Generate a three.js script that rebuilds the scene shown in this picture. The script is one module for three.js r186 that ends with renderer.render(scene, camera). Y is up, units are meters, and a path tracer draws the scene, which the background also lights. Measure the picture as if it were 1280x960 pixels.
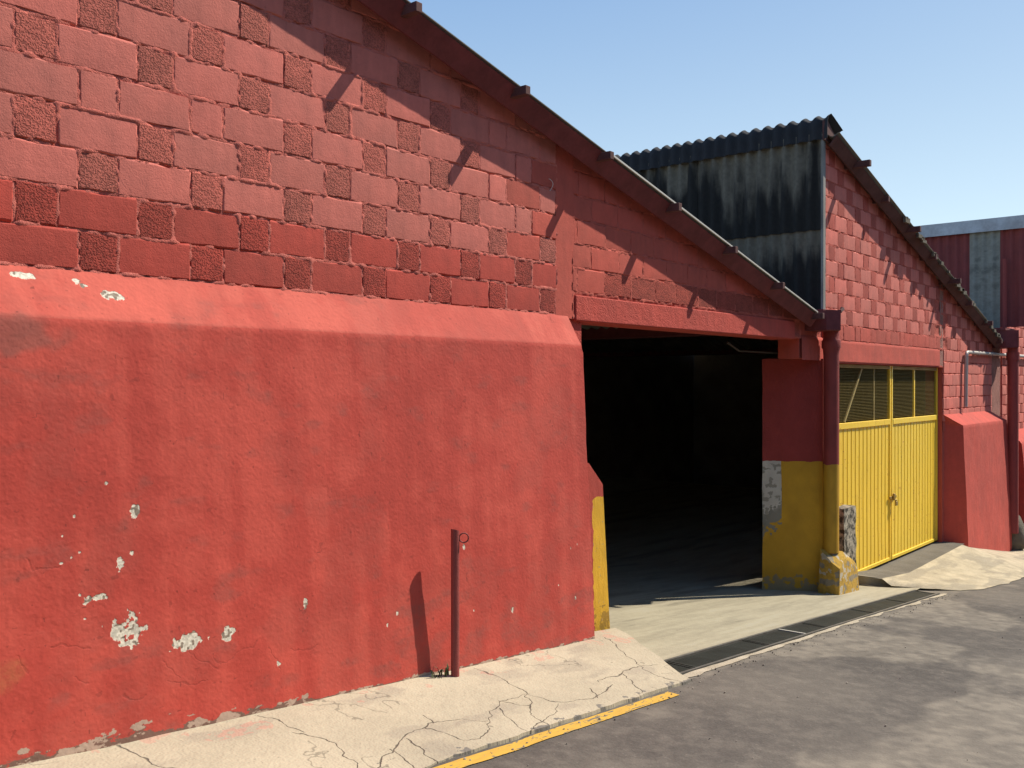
import * as THREE from 'three';
import { mergeGeometries } from 'three/addons/utils/BufferGeometryUtils.js';
import { ConvexGeometry } from 'three/addons/geometries/ConvexGeometry.js';
import { RoundedBoxGeometry } from 'three/addons/geometries/RoundedBoxGeometry.js';

// ---------------------------------------------------------------- camera, sky, sun, exposure
const scene = new THREE.Scene();
const camera = new THREE.PerspectiveCamera(44.95, 4 / 3, 0.05, 600);
camera.position.set(0, 1.75, 4.81);
{
  const A = Math.atan2(990, 1160);
  camera.lookAt(Math.cos(A) * 10, 1.75 - 0.017, 4.81 - Math.sin(A) * 10);
}
const SUN = new THREE.Vector3(1.85, 2.5, 1).normalize();
const renderer = new THREE.WebGLRenderer({ antialias: true });
renderer.toneMapping = THREE.LinearToneMapping;
renderer.toneMappingExposure = 1.24;
renderer.shadowMap.enabled = true;
const sun = new THREE.DirectionalLight(new THREE.Color(1, 0.91, 0.775), 5);
sun.position.copy(SUN).multiplyScalar(40).add(new THREE.Vector3(10, 0, 0));
sun.target.position.set(10, 0, 0);
sun.castShadow = true;
Object.assign(sun.shadow.camera, { left: -22, right: 22, top: 18, bottom: -18, near: 1, far: 90 });
sun.shadow.mapSize.set(4096, 4096);
scene.add(sun, sun.target);
{ // clear hazy blue sky: paler towards the horizon and round the sun
  const w = 512, h = 256, d = new Float32Array(w * h * 4);
  for (let j = 0; j < h; j++) for (let i = 0; i < w; i++) {
    const el = (j + 0.5) / h * Math.PI - Math.PI / 2, az = (i + 0.5) / w * 2 * Math.PI;
    const y = Math.sin(el), c = Math.cos(el), x = -Math.cos(az) * c, z = -Math.sin(az) * c;
    const s = Math.max(0, y), k = Math.pow(1 - s, 3.25);
    const g = Math.max(0, x * SUN.x + y * SUN.y + z * SUN.z);
    const a = 0.16 * Math.pow(g, 2) + 0.25 * Math.pow(g, 10);
    const o = (j * w + i) * 4;
    d[o] = 0.05 + 0.76 * k + a; d[o + 1] = 0.19 + 0.81 * k + a * 0.97; d[o + 2] = 0.49 + 0.53 * k + a * 0.75; d[o + 3] = 1;
    if (y < 0) { d[o] = 0.30; d[o + 1] = 0.27; d[o + 2] = 0.23; }
  }
  const t = new THREE.DataTexture(d, w, h, THREE.RGBAFormat, THREE.FloatType);
  t.mapping = THREE.EquirectangularReflectionMapping; t.magFilter = t.minFilter = THREE.LinearFilter; t.needsUpdate = true;
  scene.background = t; scene.environment = t;
}

// ---------------------------------------------------------------- helpers
function rng(seed) { let a = seed >>> 0; return () => { a = (a + 0x6d2b79f5) | 0; let t = Math.imul(a ^ (a >>> 15), 1 | a); t = (t + Math.imul(t ^ (t >>> 7), 61 | t)) ^ t; return ((t ^ (t >>> 14)) >>> 0) / 4294967296; }; }
const R = rng(71);
const clamp = (x, a = 0, b = 1) => Math.min(b, Math.max(a, x));
const mix = (a, b, t) => a + (b - a) * t;
const sstep = (a, b, x) => { const t = clamp((x - a) / (b - a)); return t * t * (3 - 2 * t); };
function h2(x, y, s) { let n = Math.imul(x, 374761393) + Math.imul(y, 668265263) + Math.imul(s, 974634777) | 0; n = Math.imul(n ^ (n >>> 13), 1274126177); n ^= n >>> 16; return (n >>> 0) / 4294967296; }
function vn(x, y, s = 0, px = 0, py = 0) { // value noise, periodic when px / py given
  let xi = Math.floor(x), yi = Math.floor(y); const fx = x - xi, fy = y - yi, u = fx * fx * (3 - 2 * fx), v = fy * fy * (3 - 2 * fy);
  let x1 = xi + 1, y1 = yi + 1;
  if (px) { xi = ((xi % px) + px) % px; x1 = ((x1 % px) + px) % px; }
  if (py) { yi = ((yi % py) + py) % py; y1 = ((y1 % py) + py) % py; }
  const a = h2(xi, yi, s), b = h2(x1, yi, s), c = h2(xi, y1, s), e = h2(x1, y1, s);
  return a + (b - a) * u + (c - a) * v + (a - b - c + e) * u * v;
}
function fbm(x, y, o = 4, s = 0, px = 0, py = 0) { let r = 0, a = 0.5, t = 0; for (let i = 0; i < o; i++) { r += a * vn(x, y, s + i * 17, px, py); t += a; a *= 0.5; x *= 2; y *= 2; px *= 2; py *= 2; } return r / t; }
const enc = (c) => { c = clamp(c); return Math.round(255 * (c <= 0.0031308 ? 12.92 * c : 1.055 * Math.pow(c, 1 / 2.4) - 0.055)); };
function finish(t, w) { t.wrapS = t.wrapT = w; t.magFilter = THREE.LinearFilter; t.minFilter = THREE.LinearMipmapLinearFilter; t.generateMipmaps = true; t.needsUpdate = true; return t; }
function colTex(w, h, fn, wrap = THREE.RepeatWrapping) { const d = new Uint8Array(w * h * 4); for (let j = 0; j < h; j++) for (let i = 0; i < w; i++) { const c = fn((i + 0.5) / w, (j + 0.5) / h), o = (j * w + i) * 4; d[o] = enc(c[0]); d[o + 1] = enc(c[1]); d[o + 2] = enc(c[2]); d[o + 3] = 255; } const t = new THREE.DataTexture(d, w, h); t.colorSpace = THREE.SRGBColorSpace; return finish(t, wrap); }
function greyTex(w, h, fn, wrap = THREE.RepeatWrapping) { const d = new Uint8Array(w * h * 4); for (let j = 0; j < h; j++) for (let i = 0; i < w; i++) { const c = Math.round(255 * clamp(fn((i + 0.5) / w, (j + 0.5) / h))), o = (j * w + i) * 4; d[o] = d[o + 1] = d[o + 2] = c; d[o + 3] = 255; } return finish(new THREE.DataTexture(d, w, h), wrap); }
function sized(t, mx, my = mx) { const c = t.clone(); c.repeat.set(1 / mx, 1 / my); c.needsUpdate = true; return c; }
const mat = (r, g, b, rough = 0.9, extra = {}) => { const m = new THREE.MeshStandardMaterial({ roughness: rough, metalness: 0, side: THREE.DoubleSide, ...extra }); m.color.setRGB(r, g, b); return m; };
const taken = new Map();
function numbered(n) { const k = taken.get(n) || 0; taken.set(n, k + 1); return k ? n + '_' + String(k).padStart(3, '0') : n; }
function thing(name, label, category, pos = [0, 0, 0], group) { const o = new THREE.Group(); o.name = numbered(name); o.position.set(...pos); o.userData = { label, category }; if (group) o.userData.group = group; scene.add(o); return o; }
function part(name, geom, m, parent, kind) { const o = new THREE.Mesh(geom, m); o.name = name; o.castShadow = o.receiveShadow = true; if (parent === scene) o.name = numbered(name); if (kind) o.userData.kind = kind; parent.add(o); return o; }
const struct = (name, geom, m, label) => { const o = part(name, geom, m, scene, 'structure'); if (label) o.userData.label = label; return o; };
function geo(pos, uv, idx) { const g = new THREE.BufferGeometry(); g.setAttribute('position', new THREE.Float32BufferAttribute(pos, 3)); g.setAttribute('uv', new THREE.Float32BufferAttribute(uv, 2)); g.setIndex(idx); g.computeVertexNormals(); return g; }
function grid(nu, nv, P, UV) { // (u,v) in 0..1; P gives [x,y,z]; front side where du x dv points
  const pos = [], uv = [], idx = [];
  for (let j = 0; j <= nv; j++) for (let i = 0; i <= nu; i++) { const p = P(i / nu, j / nv); pos.push(...p); uv.push(...(UV ? UV(p, i / nu, j / nv) : [p[0], p[1]])); }
  for (let j = 0; j < nv; j++) for (let i = 0; i < nu; i++) { const a = j * (nu + 1) + i, b = a + 1, c = a + nu + 1, d = c + 1; idx.push(a, b, d, a, d, c); }
  return geo(pos, uv, idx);
}
function sheet(nu, nv, P, T, UV) { // closed thin plate: P front face, T thickness vector
  const back = (u, v) => { const p = P(1 - u, v); return [p[0] + T[0], p[1] + T[1], p[2] + T[2]]; };
  const gs = [grid(nu, nv, P, UV), grid(nu, nv, back, UV)];
  const rim = (n, Q) => gs.push(grid(n, 1, (u, v) => { const p = Q(u); return v ? p : [p[0] + T[0], p[1] + T[1], p[2] + T[2]]; }, UV));
  rim(nu, (u) => P(u, 0)); rim(nu, (u) => P(1 - u, 1)); rim(nv, (u) => P(1, u)); rim(nv, (u) => P(0, 1 - u));
  return mergeGeometries(gs);
}
function muv(g) { // uv in metres, by the axis each face points along
  if (g.index) g = g.toNonIndexed(); const p = g.attributes.position, n = g.attributes.normal, uv = new Float32Array(p.count * 2);
  for (let i = 0; i < p.count; i++) { const ax = Math.abs(n.getX(i)), ay = Math.abs(n.getY(i)), az = Math.abs(n.getZ(i)); const x = p.getX(i), y = p.getY(i), z = p.getZ(i); if (ax > ay && ax > az) { uv[2 * i] = z; uv[2 * i + 1] = y; } else if (ay > az) { uv[2 * i] = x; uv[2 * i + 1] = z; } else { uv[2 * i] = x; uv[2 * i + 1] = y; } }
  g.setAttribute('uv', new THREE.BufferAttribute(uv, 2)); return g;
}
function box(x0, x1, y0, y1, z0, z1, r = 0) { const w = x1 - x0, h = y1 - y0, d = z1 - z0; const g = r ? new RoundedBoxGeometry(w, h, d, 2, Math.min(r, w / 2.1, h / 2.1, d / 2.1)) : new THREE.BoxGeometry(w, h, d); g.translate((x0 + x1) / 2, (y0 + y1) / 2, (z0 + z1) / 2); return muv(g); }
function bar(a, b, w, h = w, round = false) { const A = new THREE.Vector3(...a), B = new THREE.Vector3(...b), L = A.distanceTo(B); const g = round ? new THREE.CylinderGeometry(w / 2, w / 2, L, 14) : new THREE.BoxGeometry(w, L, h); const m = new THREE.Matrix4().makeRotationFromQuaternion(new THREE.Quaternion().setFromUnitVectors(new THREE.Vector3(0, 1, 0), B.clone().sub(A).normalize())); m.setPosition(A.add(B).multiplyScalar(0.5)); g.applyMatrix4(m); return muv(g); }
function extr(pts, z0, z1) { const s = new THREE.Shape(pts.map((p) => new THREE.Vector2(...p))); const g = new THREE.ExtrudeGeometry(s, { depth: z1 - z0, bevelEnabled: false }); g.translate(0, 0, z0); return muv(g); }
function extr2(pts, y0, y1) { return hull(pts.flatMap(([x, z]) => [[x, y0, z], [x, y1, z]])); }
function hull(pts) { return muv(new ConvexGeometry(pts.map((p) => new THREE.Vector3(...p)))); }
const merge = (l) => mergeGeometries(l.map((g) => { g = g.index ? g.toNonIndexed() : g; for (const k of Object.keys(g.attributes)) if (!['position', 'normal', 'uv'].includes(k)) g.deleteAttribute(k); return g; }));

// ---------------------------------------------------------------- textures (what the surfaces are made of)
const mottle = colTex(1024, 1024, (u, v) => { const a = fbm(u * 6, v * 6, 5, 3, 6, 6), b = fbm(u * 40, v * 40, 3, 9, 40, 40), st = fbm(u * 30, v * 5, 3, 21, 30, 5); let k = 0.74 + 0.3 * a + 0.12 * (b - 0.5) + 0.16 * (st - 0.5); const sp = vn(u * 160, v * 160, 5, 160, 160); if (sp > 0.93) k *= 0.8; const d = a - 0.5; return [k, k * (1 - 0.12 * d), k * (1 - 0.16 * d)]; });
const grain = greyTex(1024, 1024, (u, v) => 0.5 * fbm(u * 12, v * 12, 5, 31, 12, 12) + 0.3 * fbm(u * 90, v * 90, 3, 41, 90, 90) + 0.2 * vn(u * 240, v * 240, 51, 240, 240));
const poreH = (u, v) => { const a = fbm(u * 46, v * 46, 3, 61, 46, 46), b = fbm(u * 80, v * 80, 2, 71, 80, 80); return clamp(0.15 + 0.75 * sstep(0.3, 0.62, a) + 0.35 * (b - 0.5)); };
const poreBump = greyTex(512, 512, poreH);
const poreMap = colTex(512, 512, (u, v) => { const h = poreH(u, v), a = fbm(u * 7, v * 7, 3, 81, 7, 7); const k = 0.5 + 0.42 * h + 0.4 * (a - 0.5); const g = vn(u * 110, v * 110, 91, 110, 110) > 0.94 ? 0.12 : 0; return [k + g * 0.6, k * 0.97 + g, k * 0.95 + g]; });
const concMap = colTex(1024, 1024, (u, v) => { const a = fbm(u * 4, v * 4, 5, 101, 4, 4), b = fbm(u * 60, v * 60, 3, 111, 60, 60), sp = vn(u * 200, v * 200, 121, 200, 200); let k = 0.62 + 0.5 * a + 0.2 * (b - 0.5); if (sp > 0.95) k *= 0.75; return [k, k * (0.98 + 0.04 * a), k * (0.93 + 0.1 * a)]; });
const streakMap = colTex(1024, 1024, (u, v) => { const a = fbm(u * 3, v * 14, 5, 131, 3, 14), b = fbm(u * 5, v * 40, 3, 133, 5, 40), c = fbm(u * 60, v * 60, 2, 135, 60, 60); let k = 0.6 + 0.55 * a + 0.3 * (b - 0.5) + 0.15 * (c - 0.5); if (a < 0.4) k *= 0.86; return [k, k * 0.985, k * 0.94]; });
const asphMap = colTex(1440, 1440, (u, v) => { // 10 m tile: worn asphalt with pale sandy patches
  const w1 = fbm(u * 5, v * 5, 4, 141, 5, 5), p = fbm(u * 6 + w1 * 1.5, v * 14 + w1, 5, 151, 6, 14), g = vn(u * 700, v * 700, 161, 700, 700), c = fbm(u * 120, v * 120, 3, 171, 120, 120);
  const sand = sstep(0.49, 0.62, p) * (0.25 + 0.95 * c) + 0.25 * sstep(0.5, 0.7, w1) + 0.12 * sstep(0.5, 0.7, c);
  let k = 0.108 + 0.07 * (w1 - 0.5) + 0.035 * (g - 0.5) + 0.055 * (c - 0.5); if (g > 0.95) k += 0.07;
  const r = mix(k, 0.285, sand * 0.72), q = mix(k * 0.9, 0.258, sand * 0.72), b = mix(k * 0.81, 0.215, sand * 0.72);
  return [r, q, b];
}, THREE.MirroredRepeatWrapping);
const asphBump = greyTex(1024, 1024, (u, v) => 0.55 * fbm(u * 130, v * 130, 2, 181, 130, 130) + 0.45 * fbm(u * 9, v * 9, 4, 191, 9, 9));
const rustMap = colTex(512, 512, (u, v) => { const a = fbm(u * 8, v * 8, 5, 201, 8, 8), b = fbm(u * 50, v * 50, 3, 211, 50, 50); const k = 0.7 + 0.5 * (a - 0.3) + 0.25 * (b - 0.5); return [k, k * (0.9 + 0.1 * a), k * (0.86 + 0.14 * a)]; });

// ---------------------------------------------------------------- ground levels (the street falls gently along the wall)
const G = (x) => -0.5 - 0.08 * (x - 6.4);
const roadY = (x, z) => G(x) + 0.018 * (fbm(x * 0.9 + 40, z * 0.9 + 40, 3, 301) - 0.5) + 0.008 * (fbm(x * 5, z * 5, 2, 303) - 0.5);
const apronY = (x, z) => G(Math.min(x, 13)) - 0.05 * clamp(0.87 - z, 0, 3.2) + 0.006 * (fbm(x * 1.5, z * 1.5, 2, 305) - 0.5);
const walkY = (x, z) => G(x) + 0.02 + 0.075 * clamp((1.34 - z) / 1.07) + 0.02 * (fbm(x * 1.6, z * 2.2, 3, 307) - 0.5);

const M = {};
M.asphalt = mat(0.80, 0.765, 0.71, 0.95, { map: sized(asphMap, 10), bumpMap: sized(asphBump, 1.3), bumpScale: 0.004 });
{
  const xz = (p) => [p[0], p[2]];
  const near = grid(210, 70, (u, v) => { const x = mix(-1, 20, u), z = mix(8.2, 1.2, v); return [x, roadY(x, z), z]; }, xz);
  const nearR = grid(110, 24, (u, v) => { const x = mix(12.86, 26, u), z = mix(1.2, -0.6, v); return [x, roadY(x, z) - 0.02 * sstep(1.2, 1.0, z), z]; }, xz);
  const far = (x0, x1, z0, z1) => grid(12, 8, (u, v) => { const x = mix(x0, x1, u), z = mix(z1, z0, v); return [x, G(x), z]; }, xz);
  struct('road', merge([near, nearR, far(-1, 20, 8.2, 14), far(20, 60, 1.2, 14), far(-40, -1, 1.2, 14)]), M.asphalt, 'worn grey asphalt road with pale sandy patches in front of the warehouses');
  M.earth = mat(0.2, 0.17, 0.13, 1, { map: sized(concMap, 3) });
  struct('ground', grid(4, 4, (u, v) => { const x = mix(-200, 200, u), z = mix(200, -200, v); return [x, G(x) - 0.75, z]; }, xz), M.earth, 'bare ground that the street and the warehouses stand on');
}
// ---------------------------------------------------------------- pale cracked concrete walk along the wall
const cracks = [[[4.87, 0.3], [4.84, 0.57], [4.79, 0.78], [4.75, 0.9], [4.57, 1.04], [4.44, 1.19], [4.4, 1.34]], [[4.75, 0.9], [4.76, 1.05], [4.81, 1.11], [5, 1.19], [5.2, 1.16], [5.45, 1.1]], [[3.1, 0.62], [3.17, 0.73], [3.19, 0.85], [3.12, 1.0], [3.06, 1.2]], [[3.1, 1.3], [3.18, 1.17], [3.37, 1.09], [3.59, 0.96], [3.85, 0.92], [4.04, 0.95], [4.12, 1.09]], [[3.56, 1.0], [3.48, 1.22], [3.48, 1.34]], [[3.77, 0.95], [3.78, 1.2], [3.9, 1.24], [4.05, 1.16], [4.18, 1.06], [4.46, 0.9], [4.67, 0.89], [4.75, 0.9]], [[5.23, 1.03], [5.12, 1.19]], [[6.5, 0.3], [6.46, 0.38], [6.3, 0.6], [6.05, 0.94]], [[4.21, 1.33], [4.41, 1.27], [4.66, 1.23], [4.78, 1.13]], [[5.4, 0.99], [5.63, 0.97], [5.9, 0.95], [6.05, 0.94], [6.2, 1.0]], [[5.76, 0.96], [5.59, 1.19], [5.5, 1.32]], [[4.36, 0.97], [4.26, 1.17], [4.21, 1.33]], [[3.05, 0.3], [3.11, 0.38], [3.09, 0.51], [3.14, 0.62]], [[2.24, 0.25], [2.27, 0.42], [2.28, 0.57], [2.4, 0.8]], [[6.05, 0.94], [5.95, 1.15], [5.98, 1.33]], [[3.37, 1.09], [3.3, 1.34]], [[3.85, 0.92], [3.9, 0.8]], [[4.57, 1.04], [4.46, 0.9]]];
function segDist(px, py, a, b) { const dx = b[0] - a[0], dy = b[1] - a[1], t = clamp(((px - a[0]) * dx + (py - a[1]) * dy) / (dx * dx + dy * dy)); return Math.hypot(px - a[0] - dx * t, py - a[1] - dy * t); }
{
  const X0 = 1, X1 = 7.15, Z0 = 0.1, Z1 = 1.45, W = 2048, H = 512;
  const cr = new Float32Array(W * H).fill(1);
  cracks.forEach((c, ci) => { for (let k = 0; k + 1 < c.length; k++) { const a = c[k], b = c[k + 1]; const x0 = Math.floor((Math.min(a[0], b[0]) - 0.1 - X0) / (X1 - X0) * W), x1 = Math.ceil((Math.max(a[0], b[0]) + 0.1 - X0) / (X1 - X0) * W), y0 = Math.floor((Math.min(a[1], b[1]) - 0.1 - Z0) / (Z1 - Z0) * H), y1 = Math.ceil((Math.max(a[1], b[1]) + 0.1 - Z0) / (Z1 - Z0) * H);
    for (let j = Math.max(0, y0); j < Math.min(H, y1); j++) for (let i = Math.max(0, x0); i < Math.min(W, x1); i++) { const x = X0 + (i + 0.5) / W * (X1 - X0), z = Z0 + (j + 0.5) / H * (Z1 - Z0); const wx = x + 0.07 * (fbm(x * 11, z * 11, 3, 401 + ci) - 0.5), wz = z + 0.07 * (fbm(x * 11, z * 11, 3, 431 + ci) - 0.5); const wd = 0.0022 + 0.006 * Math.pow(vn(x * 14, z * 14, 451), 2); const d = segDist(wx, wz, a, b) / wd; if (d < cr[j * W + i]) cr[j * W + i] = d; } } });
  const hair = (x, z) => { const n = fbm(x * 2.2, z * 2.2, 5, 461) - 0.5; return Math.abs(n) < 0.006 && vn(x * 1.7, z * 2.1, 471) > 0.5; };
  const at = (u, v) => cr[Math.min(H - 1, Math.floor(v * H)) * W + Math.min(W - 1, Math.floor(u * W))];
  const map = colTex(W, H, (u, v) => {
    const x = X0 + u * (X1 - X0), z = Z0 + v * (Z1 - Z0); const a = fbm(x * 1.4, z * 2, 5, 481), b = fbm(x * 26, z * 26, 3, 491), s = vn(x * 90, z * 90, 501);
    let k = 0.86 + 0.34 * (a - 0.5) + 0.12 * (b - 0.5); if (s > 0.955) k *= 0.7;
    let c = [0.475 * k, 0.412 * k, 0.292 * k];
    const dirt = sstep(0.60, 0.72, fbm(x * 2.5 + 9, z * 5, 5, 511)) * 0.45 * (0.4 + b); c = [mix(c[0], 0.26, dirt), mix(c[1], 0.22, dirt), mix(c[2], 0.17, dirt)];
    if (z < 0.5 && vn(x * 7, z * 7, 521) > 0.72 && b > 0.5) { const q = 0.4; c = [mix(c[0], 0.5, q), mix(c[1], 0.2, q), mix(c[2], 0.15, q)]; } // red paint drips
    if (fbm(x * 13, z * 17, 5, 531) + sstep(1.2, 1.4, z) * 0.36 > 0.86) c = [0.17, 0.155, 0.13]; // crumbled outer edge
    const d = at(u, v); if (d < 1) { const q = 0.85 * (1 - d * d * 0.6); c = [mix(c[0], 0.07, q), mix(c[1], 0.055, q), mix(c[2], 0.04, q)]; } else if (hair(x, z)) c = c.map((e) => e * 0.62);
    return c;
  }, THREE.MirroredRepeatWrapping);
  const bump = greyTex(W, H, (u, v) => { const x = X0 + u * (X1 - X0), z = Z0 + v * (Z1 - Z0); const d = at(u, v); return clamp(0.55 + 0.3 * (fbm(x * 30, z * 30, 4, 541) - 0.5) + 0.2 * (vn(x * 100, z * 100, 543) - 0.5) - (d < 1 ? 0.5 * (1 - d * d) : 0)); }, THREE.MirroredRepeatWrapping);
  M.walk = mat(1, 1, 1, 0.95, { map, bumpMap: bump, bumpScale: 0.012 });
  const endX = (z) => mix(6.95, 6.13, clamp((z - 0.1) / 1.2)) + 0.03 * (vn(z * 9, 3, 551) - 0.5);
  const outZ = (x) => 1.34 + 0.05 * (fbm(x * 6, 1, 3, 561) - 0.5);
  const uvw = (p) => [(p[0] - X0) / (X1 - X0), (p[2] - Z0) / (Z1 - Z0)];
  const top = grid(240, 30, (u, v) => { const z1 = outZ(mix(-6, 6.1, u)), z = mix(z1, 0.1, v), x = mix(-6, endX(z), u); return [x, walkY(x, z), z]; }, uvw);
  const edge = grid(240, 1, (u, v) => { const x = mix(-6, endX(1.33), u), z = outZ(mix(-6, 6.1, u)); return [x, v ? walkY(x, z) : G(x) - 0.08, z + (v ? 0 : 0.01)]; }, uvw);
  const end = grid(30, 1, (u, v) => { const z = mix(1.34, 0.1, u), x = endX(z); return [x + (v ? 0 : 0.02), v ? walkY(x, z) : apronY(x, z) - 0.1, z]; }, uvw);
  struct('sidewalk', merge([top, edge, end]), M.walk, 'pale cracked concrete strip along the foot of the long red wall');
  // painted line on the asphalt beside it
  const paint = colTex(1024, 64, (u, v) => { const x = u * 12, z = v; const w = fbm(x * 12, z * 6, 4, 571), s = vn(x * 60, z * 9, 573); const worn = w + 0.25 * s > 0.83; return worn ? [0.16, 0.14, 0.1] : [0.56 * (0.8 + 0.4 * w), 0.335 * (0.8 + 0.4 * w), 0.045]; });
  M.paint = mat(1, 1, 1, 0.8, { map: paint });
  struct('road_marking', grid(160, 3, (u, v) => { const x = mix(-6, 5.72, u), z = mix(1.475, 1.375, v) + 0.012 * (fbm(x * 4, v * 2, 3, 575) - 0.5); return [x, roadY(x, z) + 0.006, z]; }, (p, u, v) => [(p[0] + 6) / 12, v]), M.paint, 'yellow line painted on the asphalt along the sidewalk edge');
}
// ---------------------------------------------------------------- concrete apron running into the building, and the floor inside
M.apron = mat(0.37, 0.335, 0.245, 0.92, { map: sized(streakMap, 2.6, 2.6), bumpMap: sized(grain, 1.1), bumpScale: 0.006 });
{
  const xz = (p) => [p[0], p[2]];
  struct('apron', grid(150, 60, (u, v) => { const z = mix(0.868, -1.5, v), x = mix(5.9, 13.4, u); return [x, apronY(x, z), z]; }, xz), M.apron, 'grey concrete apron sloping from the drain into the open bay');
  struct('warehouse_floor', grid(40, 20, (u, v) => { const z = mix(-1.5, -12, v), x = mix(-1.4, 24, u); return [x, apronY(x, z), z]; }, xz), M.apron, 'concrete floor inside the dark warehouse');
  struct('warehouse_floor', merge([grid(6, 4, (u, v) => { const z = mix(-0.3, -1.5, v), x = mix(-1.4, 5.9, u); return [x, apronY(x, z), z]; }, xz), grid(20, 4, (u, v) => { const z = mix(-0.02, -1.5, v), x = mix(13.4, 24, u); return [x, apronY(x, z), z]; }, xz)]), M.apron, 'concrete floor just behind the front walls');
  const lip = grid(180, 2, (u, v) => { const x = mix(6.16, 13.0, u), z = mix(1.27 + 0.13 * (fbm(x * 3, 2, 5, 601) - 0.5) - 0.03 * u, 1.203, v); return [x, roadY(x, z) + 0.005, z]; }, xz);
  struct('drain_kerb', lip, mat(0.5, 0.43, 0.32, 0.95, { map: sized(concMap, 0.7), bumpMap: sized(grain, 0.5), bumpScale: 0.01 }), 'narrow pale concrete lip between the drain and the road');
}
// ---------------------------------------------------------------- drain channel with steel grates
{
  const t = thing('drain_grate', 'long dark steel drain grate set in the concrete in front of the open bay', 'drain', [9.5, G(9.5), 1.01]);
  const steel = mat(0.055, 0.06, 0.05, 0.55, { map: sized(rustMap, 0.6), metalness: 0.35 }), frameM = mat(0.16, 0.155, 0.135, 0.6, { map: sized(rustMap, 0.5), metalness: 0.3 });
  const P = (x, z, dy = 0) => [x - 9.5, G(x) - G(9.5) + dy, z - 1.01];
  part('channel', merge([bar(P(6.2, 1.03, -0.4), P(12.86, 1.03, -0.4), 0.02, 0.34), bar(P(6.2, 0.862, -0.205), P(12.86, 0.862, -0.205), 0.37, 0.012), bar(P(6.2, 1.197, -0.205), P(12.86, 1.197, -0.205), 0.37, 0.012)]), mat(0.24, 0.21, 0.17, 1, { map: sized(concMap, 0.9) }), t);
  part('frame', merge([bar(P(6.2, 0.882, -0.012), P(12.86, 0.882, -0.012), 0.05, 0.025), bar(P(6.2, 1.177, -0.012), P(12.86, 1.177, -0.012), 0.05, 0.025)]), frameM, t);
  const xs = [6.24, 6.52, 7.86, 9.2, 10.54, 11.7, 12.84];
  for (let k = 0; k + 1 < xs.length; k++) {
    const a = xs[k] + 0.012, b = xs[k + 1] - 0.012, g = [bar(P(a, 1.03, -0.012), P(a + 0.02, 1.03, -0.012), 0.035, 0.262), bar(P(b - 0.02, 1.03, -0.012), P(b, 1.03, -0.012), 0.035, 0.262)];
    for (let z = 0.907; z < 1.158; z += 0.0175) g.push(bar(P(a, z, -0.01), P(b, z, -0.01), 0.02, 0.009));
    for (let x = a + 0.09; x < b - 0.05; x += 0.11) g.push(bar(P(x, 0.9, -0.015), P(x, 1.155, -0.015), 0.012, 0.012));
    part('grate_panel', merge(g), steel, t);
  }
  part('joint_bar', bar(P(8.62, 0.885, 0.006), P(8.64, 1.175, 0.006), 0.03, 0.008), mat(0.42, 0.4, 0.34, 0.6), t);
}

// ---------------------------------------------------------------- block masonry
const COURSE = 0.21, Y0 = 2.745;
const roof1 = (x) => 5.40 - 0.247 * x, roof2 = (x) => 8.33 - 0.279 * x, roof3 = (x) => 5.15 - 0.27 * (x - 21.3);
const tones = {};
function tone(key, r, g, b, rough) { const l = []; for (let i = 0; i < 4; i++) { const k = 0.91 + 0.055 * i, q = 1 - 0.03 * (i - 1.5); l.push(rough ? mat(r * k, g * k * q, b * k * q, 0.98, { map: sized(poreMap, 0.3), bumpMap: sized(poreBump, 0.3), bumpScale: 0.0045 }) : mat(r * k, g * k * q, b * k * q, 0.9, { map: sized(mottle, 1.3), bumpMap: sized(grain, 0.8), bumpScale: 0.0035 })); } tones[key] = l; }
tone('pink', 0.61, 0.168, 0.128); tone('pinkR', 0.56, 0.150, 0.112, true);
tone('band', 0.49, 0.070, 0.047); tone('bandR', 0.44, 0.070, 0.048, true);
tone('brick', 0.53, 0.095, 0.063); tone('brickR', 0.43, 0.078, 0.052, true);
tone('rose', 0.68, 0.185, 0.14); tone('roseR', 0.45, 0.082, 0.056);
const mortarM = { pink: mat(0.59, 0.155, 0.117, 0.97, { map: sized(mottle, 1.1), bumpMap: sized(grain, 0.5), bumpScale: 0.012 }), rose: mat(0.53, 0.108, 0.074, 0.97, { map: sized(mottle, 1.1), bumpMap: sized(grain, 0.5), bumpScale: 0.01 }) };
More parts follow.
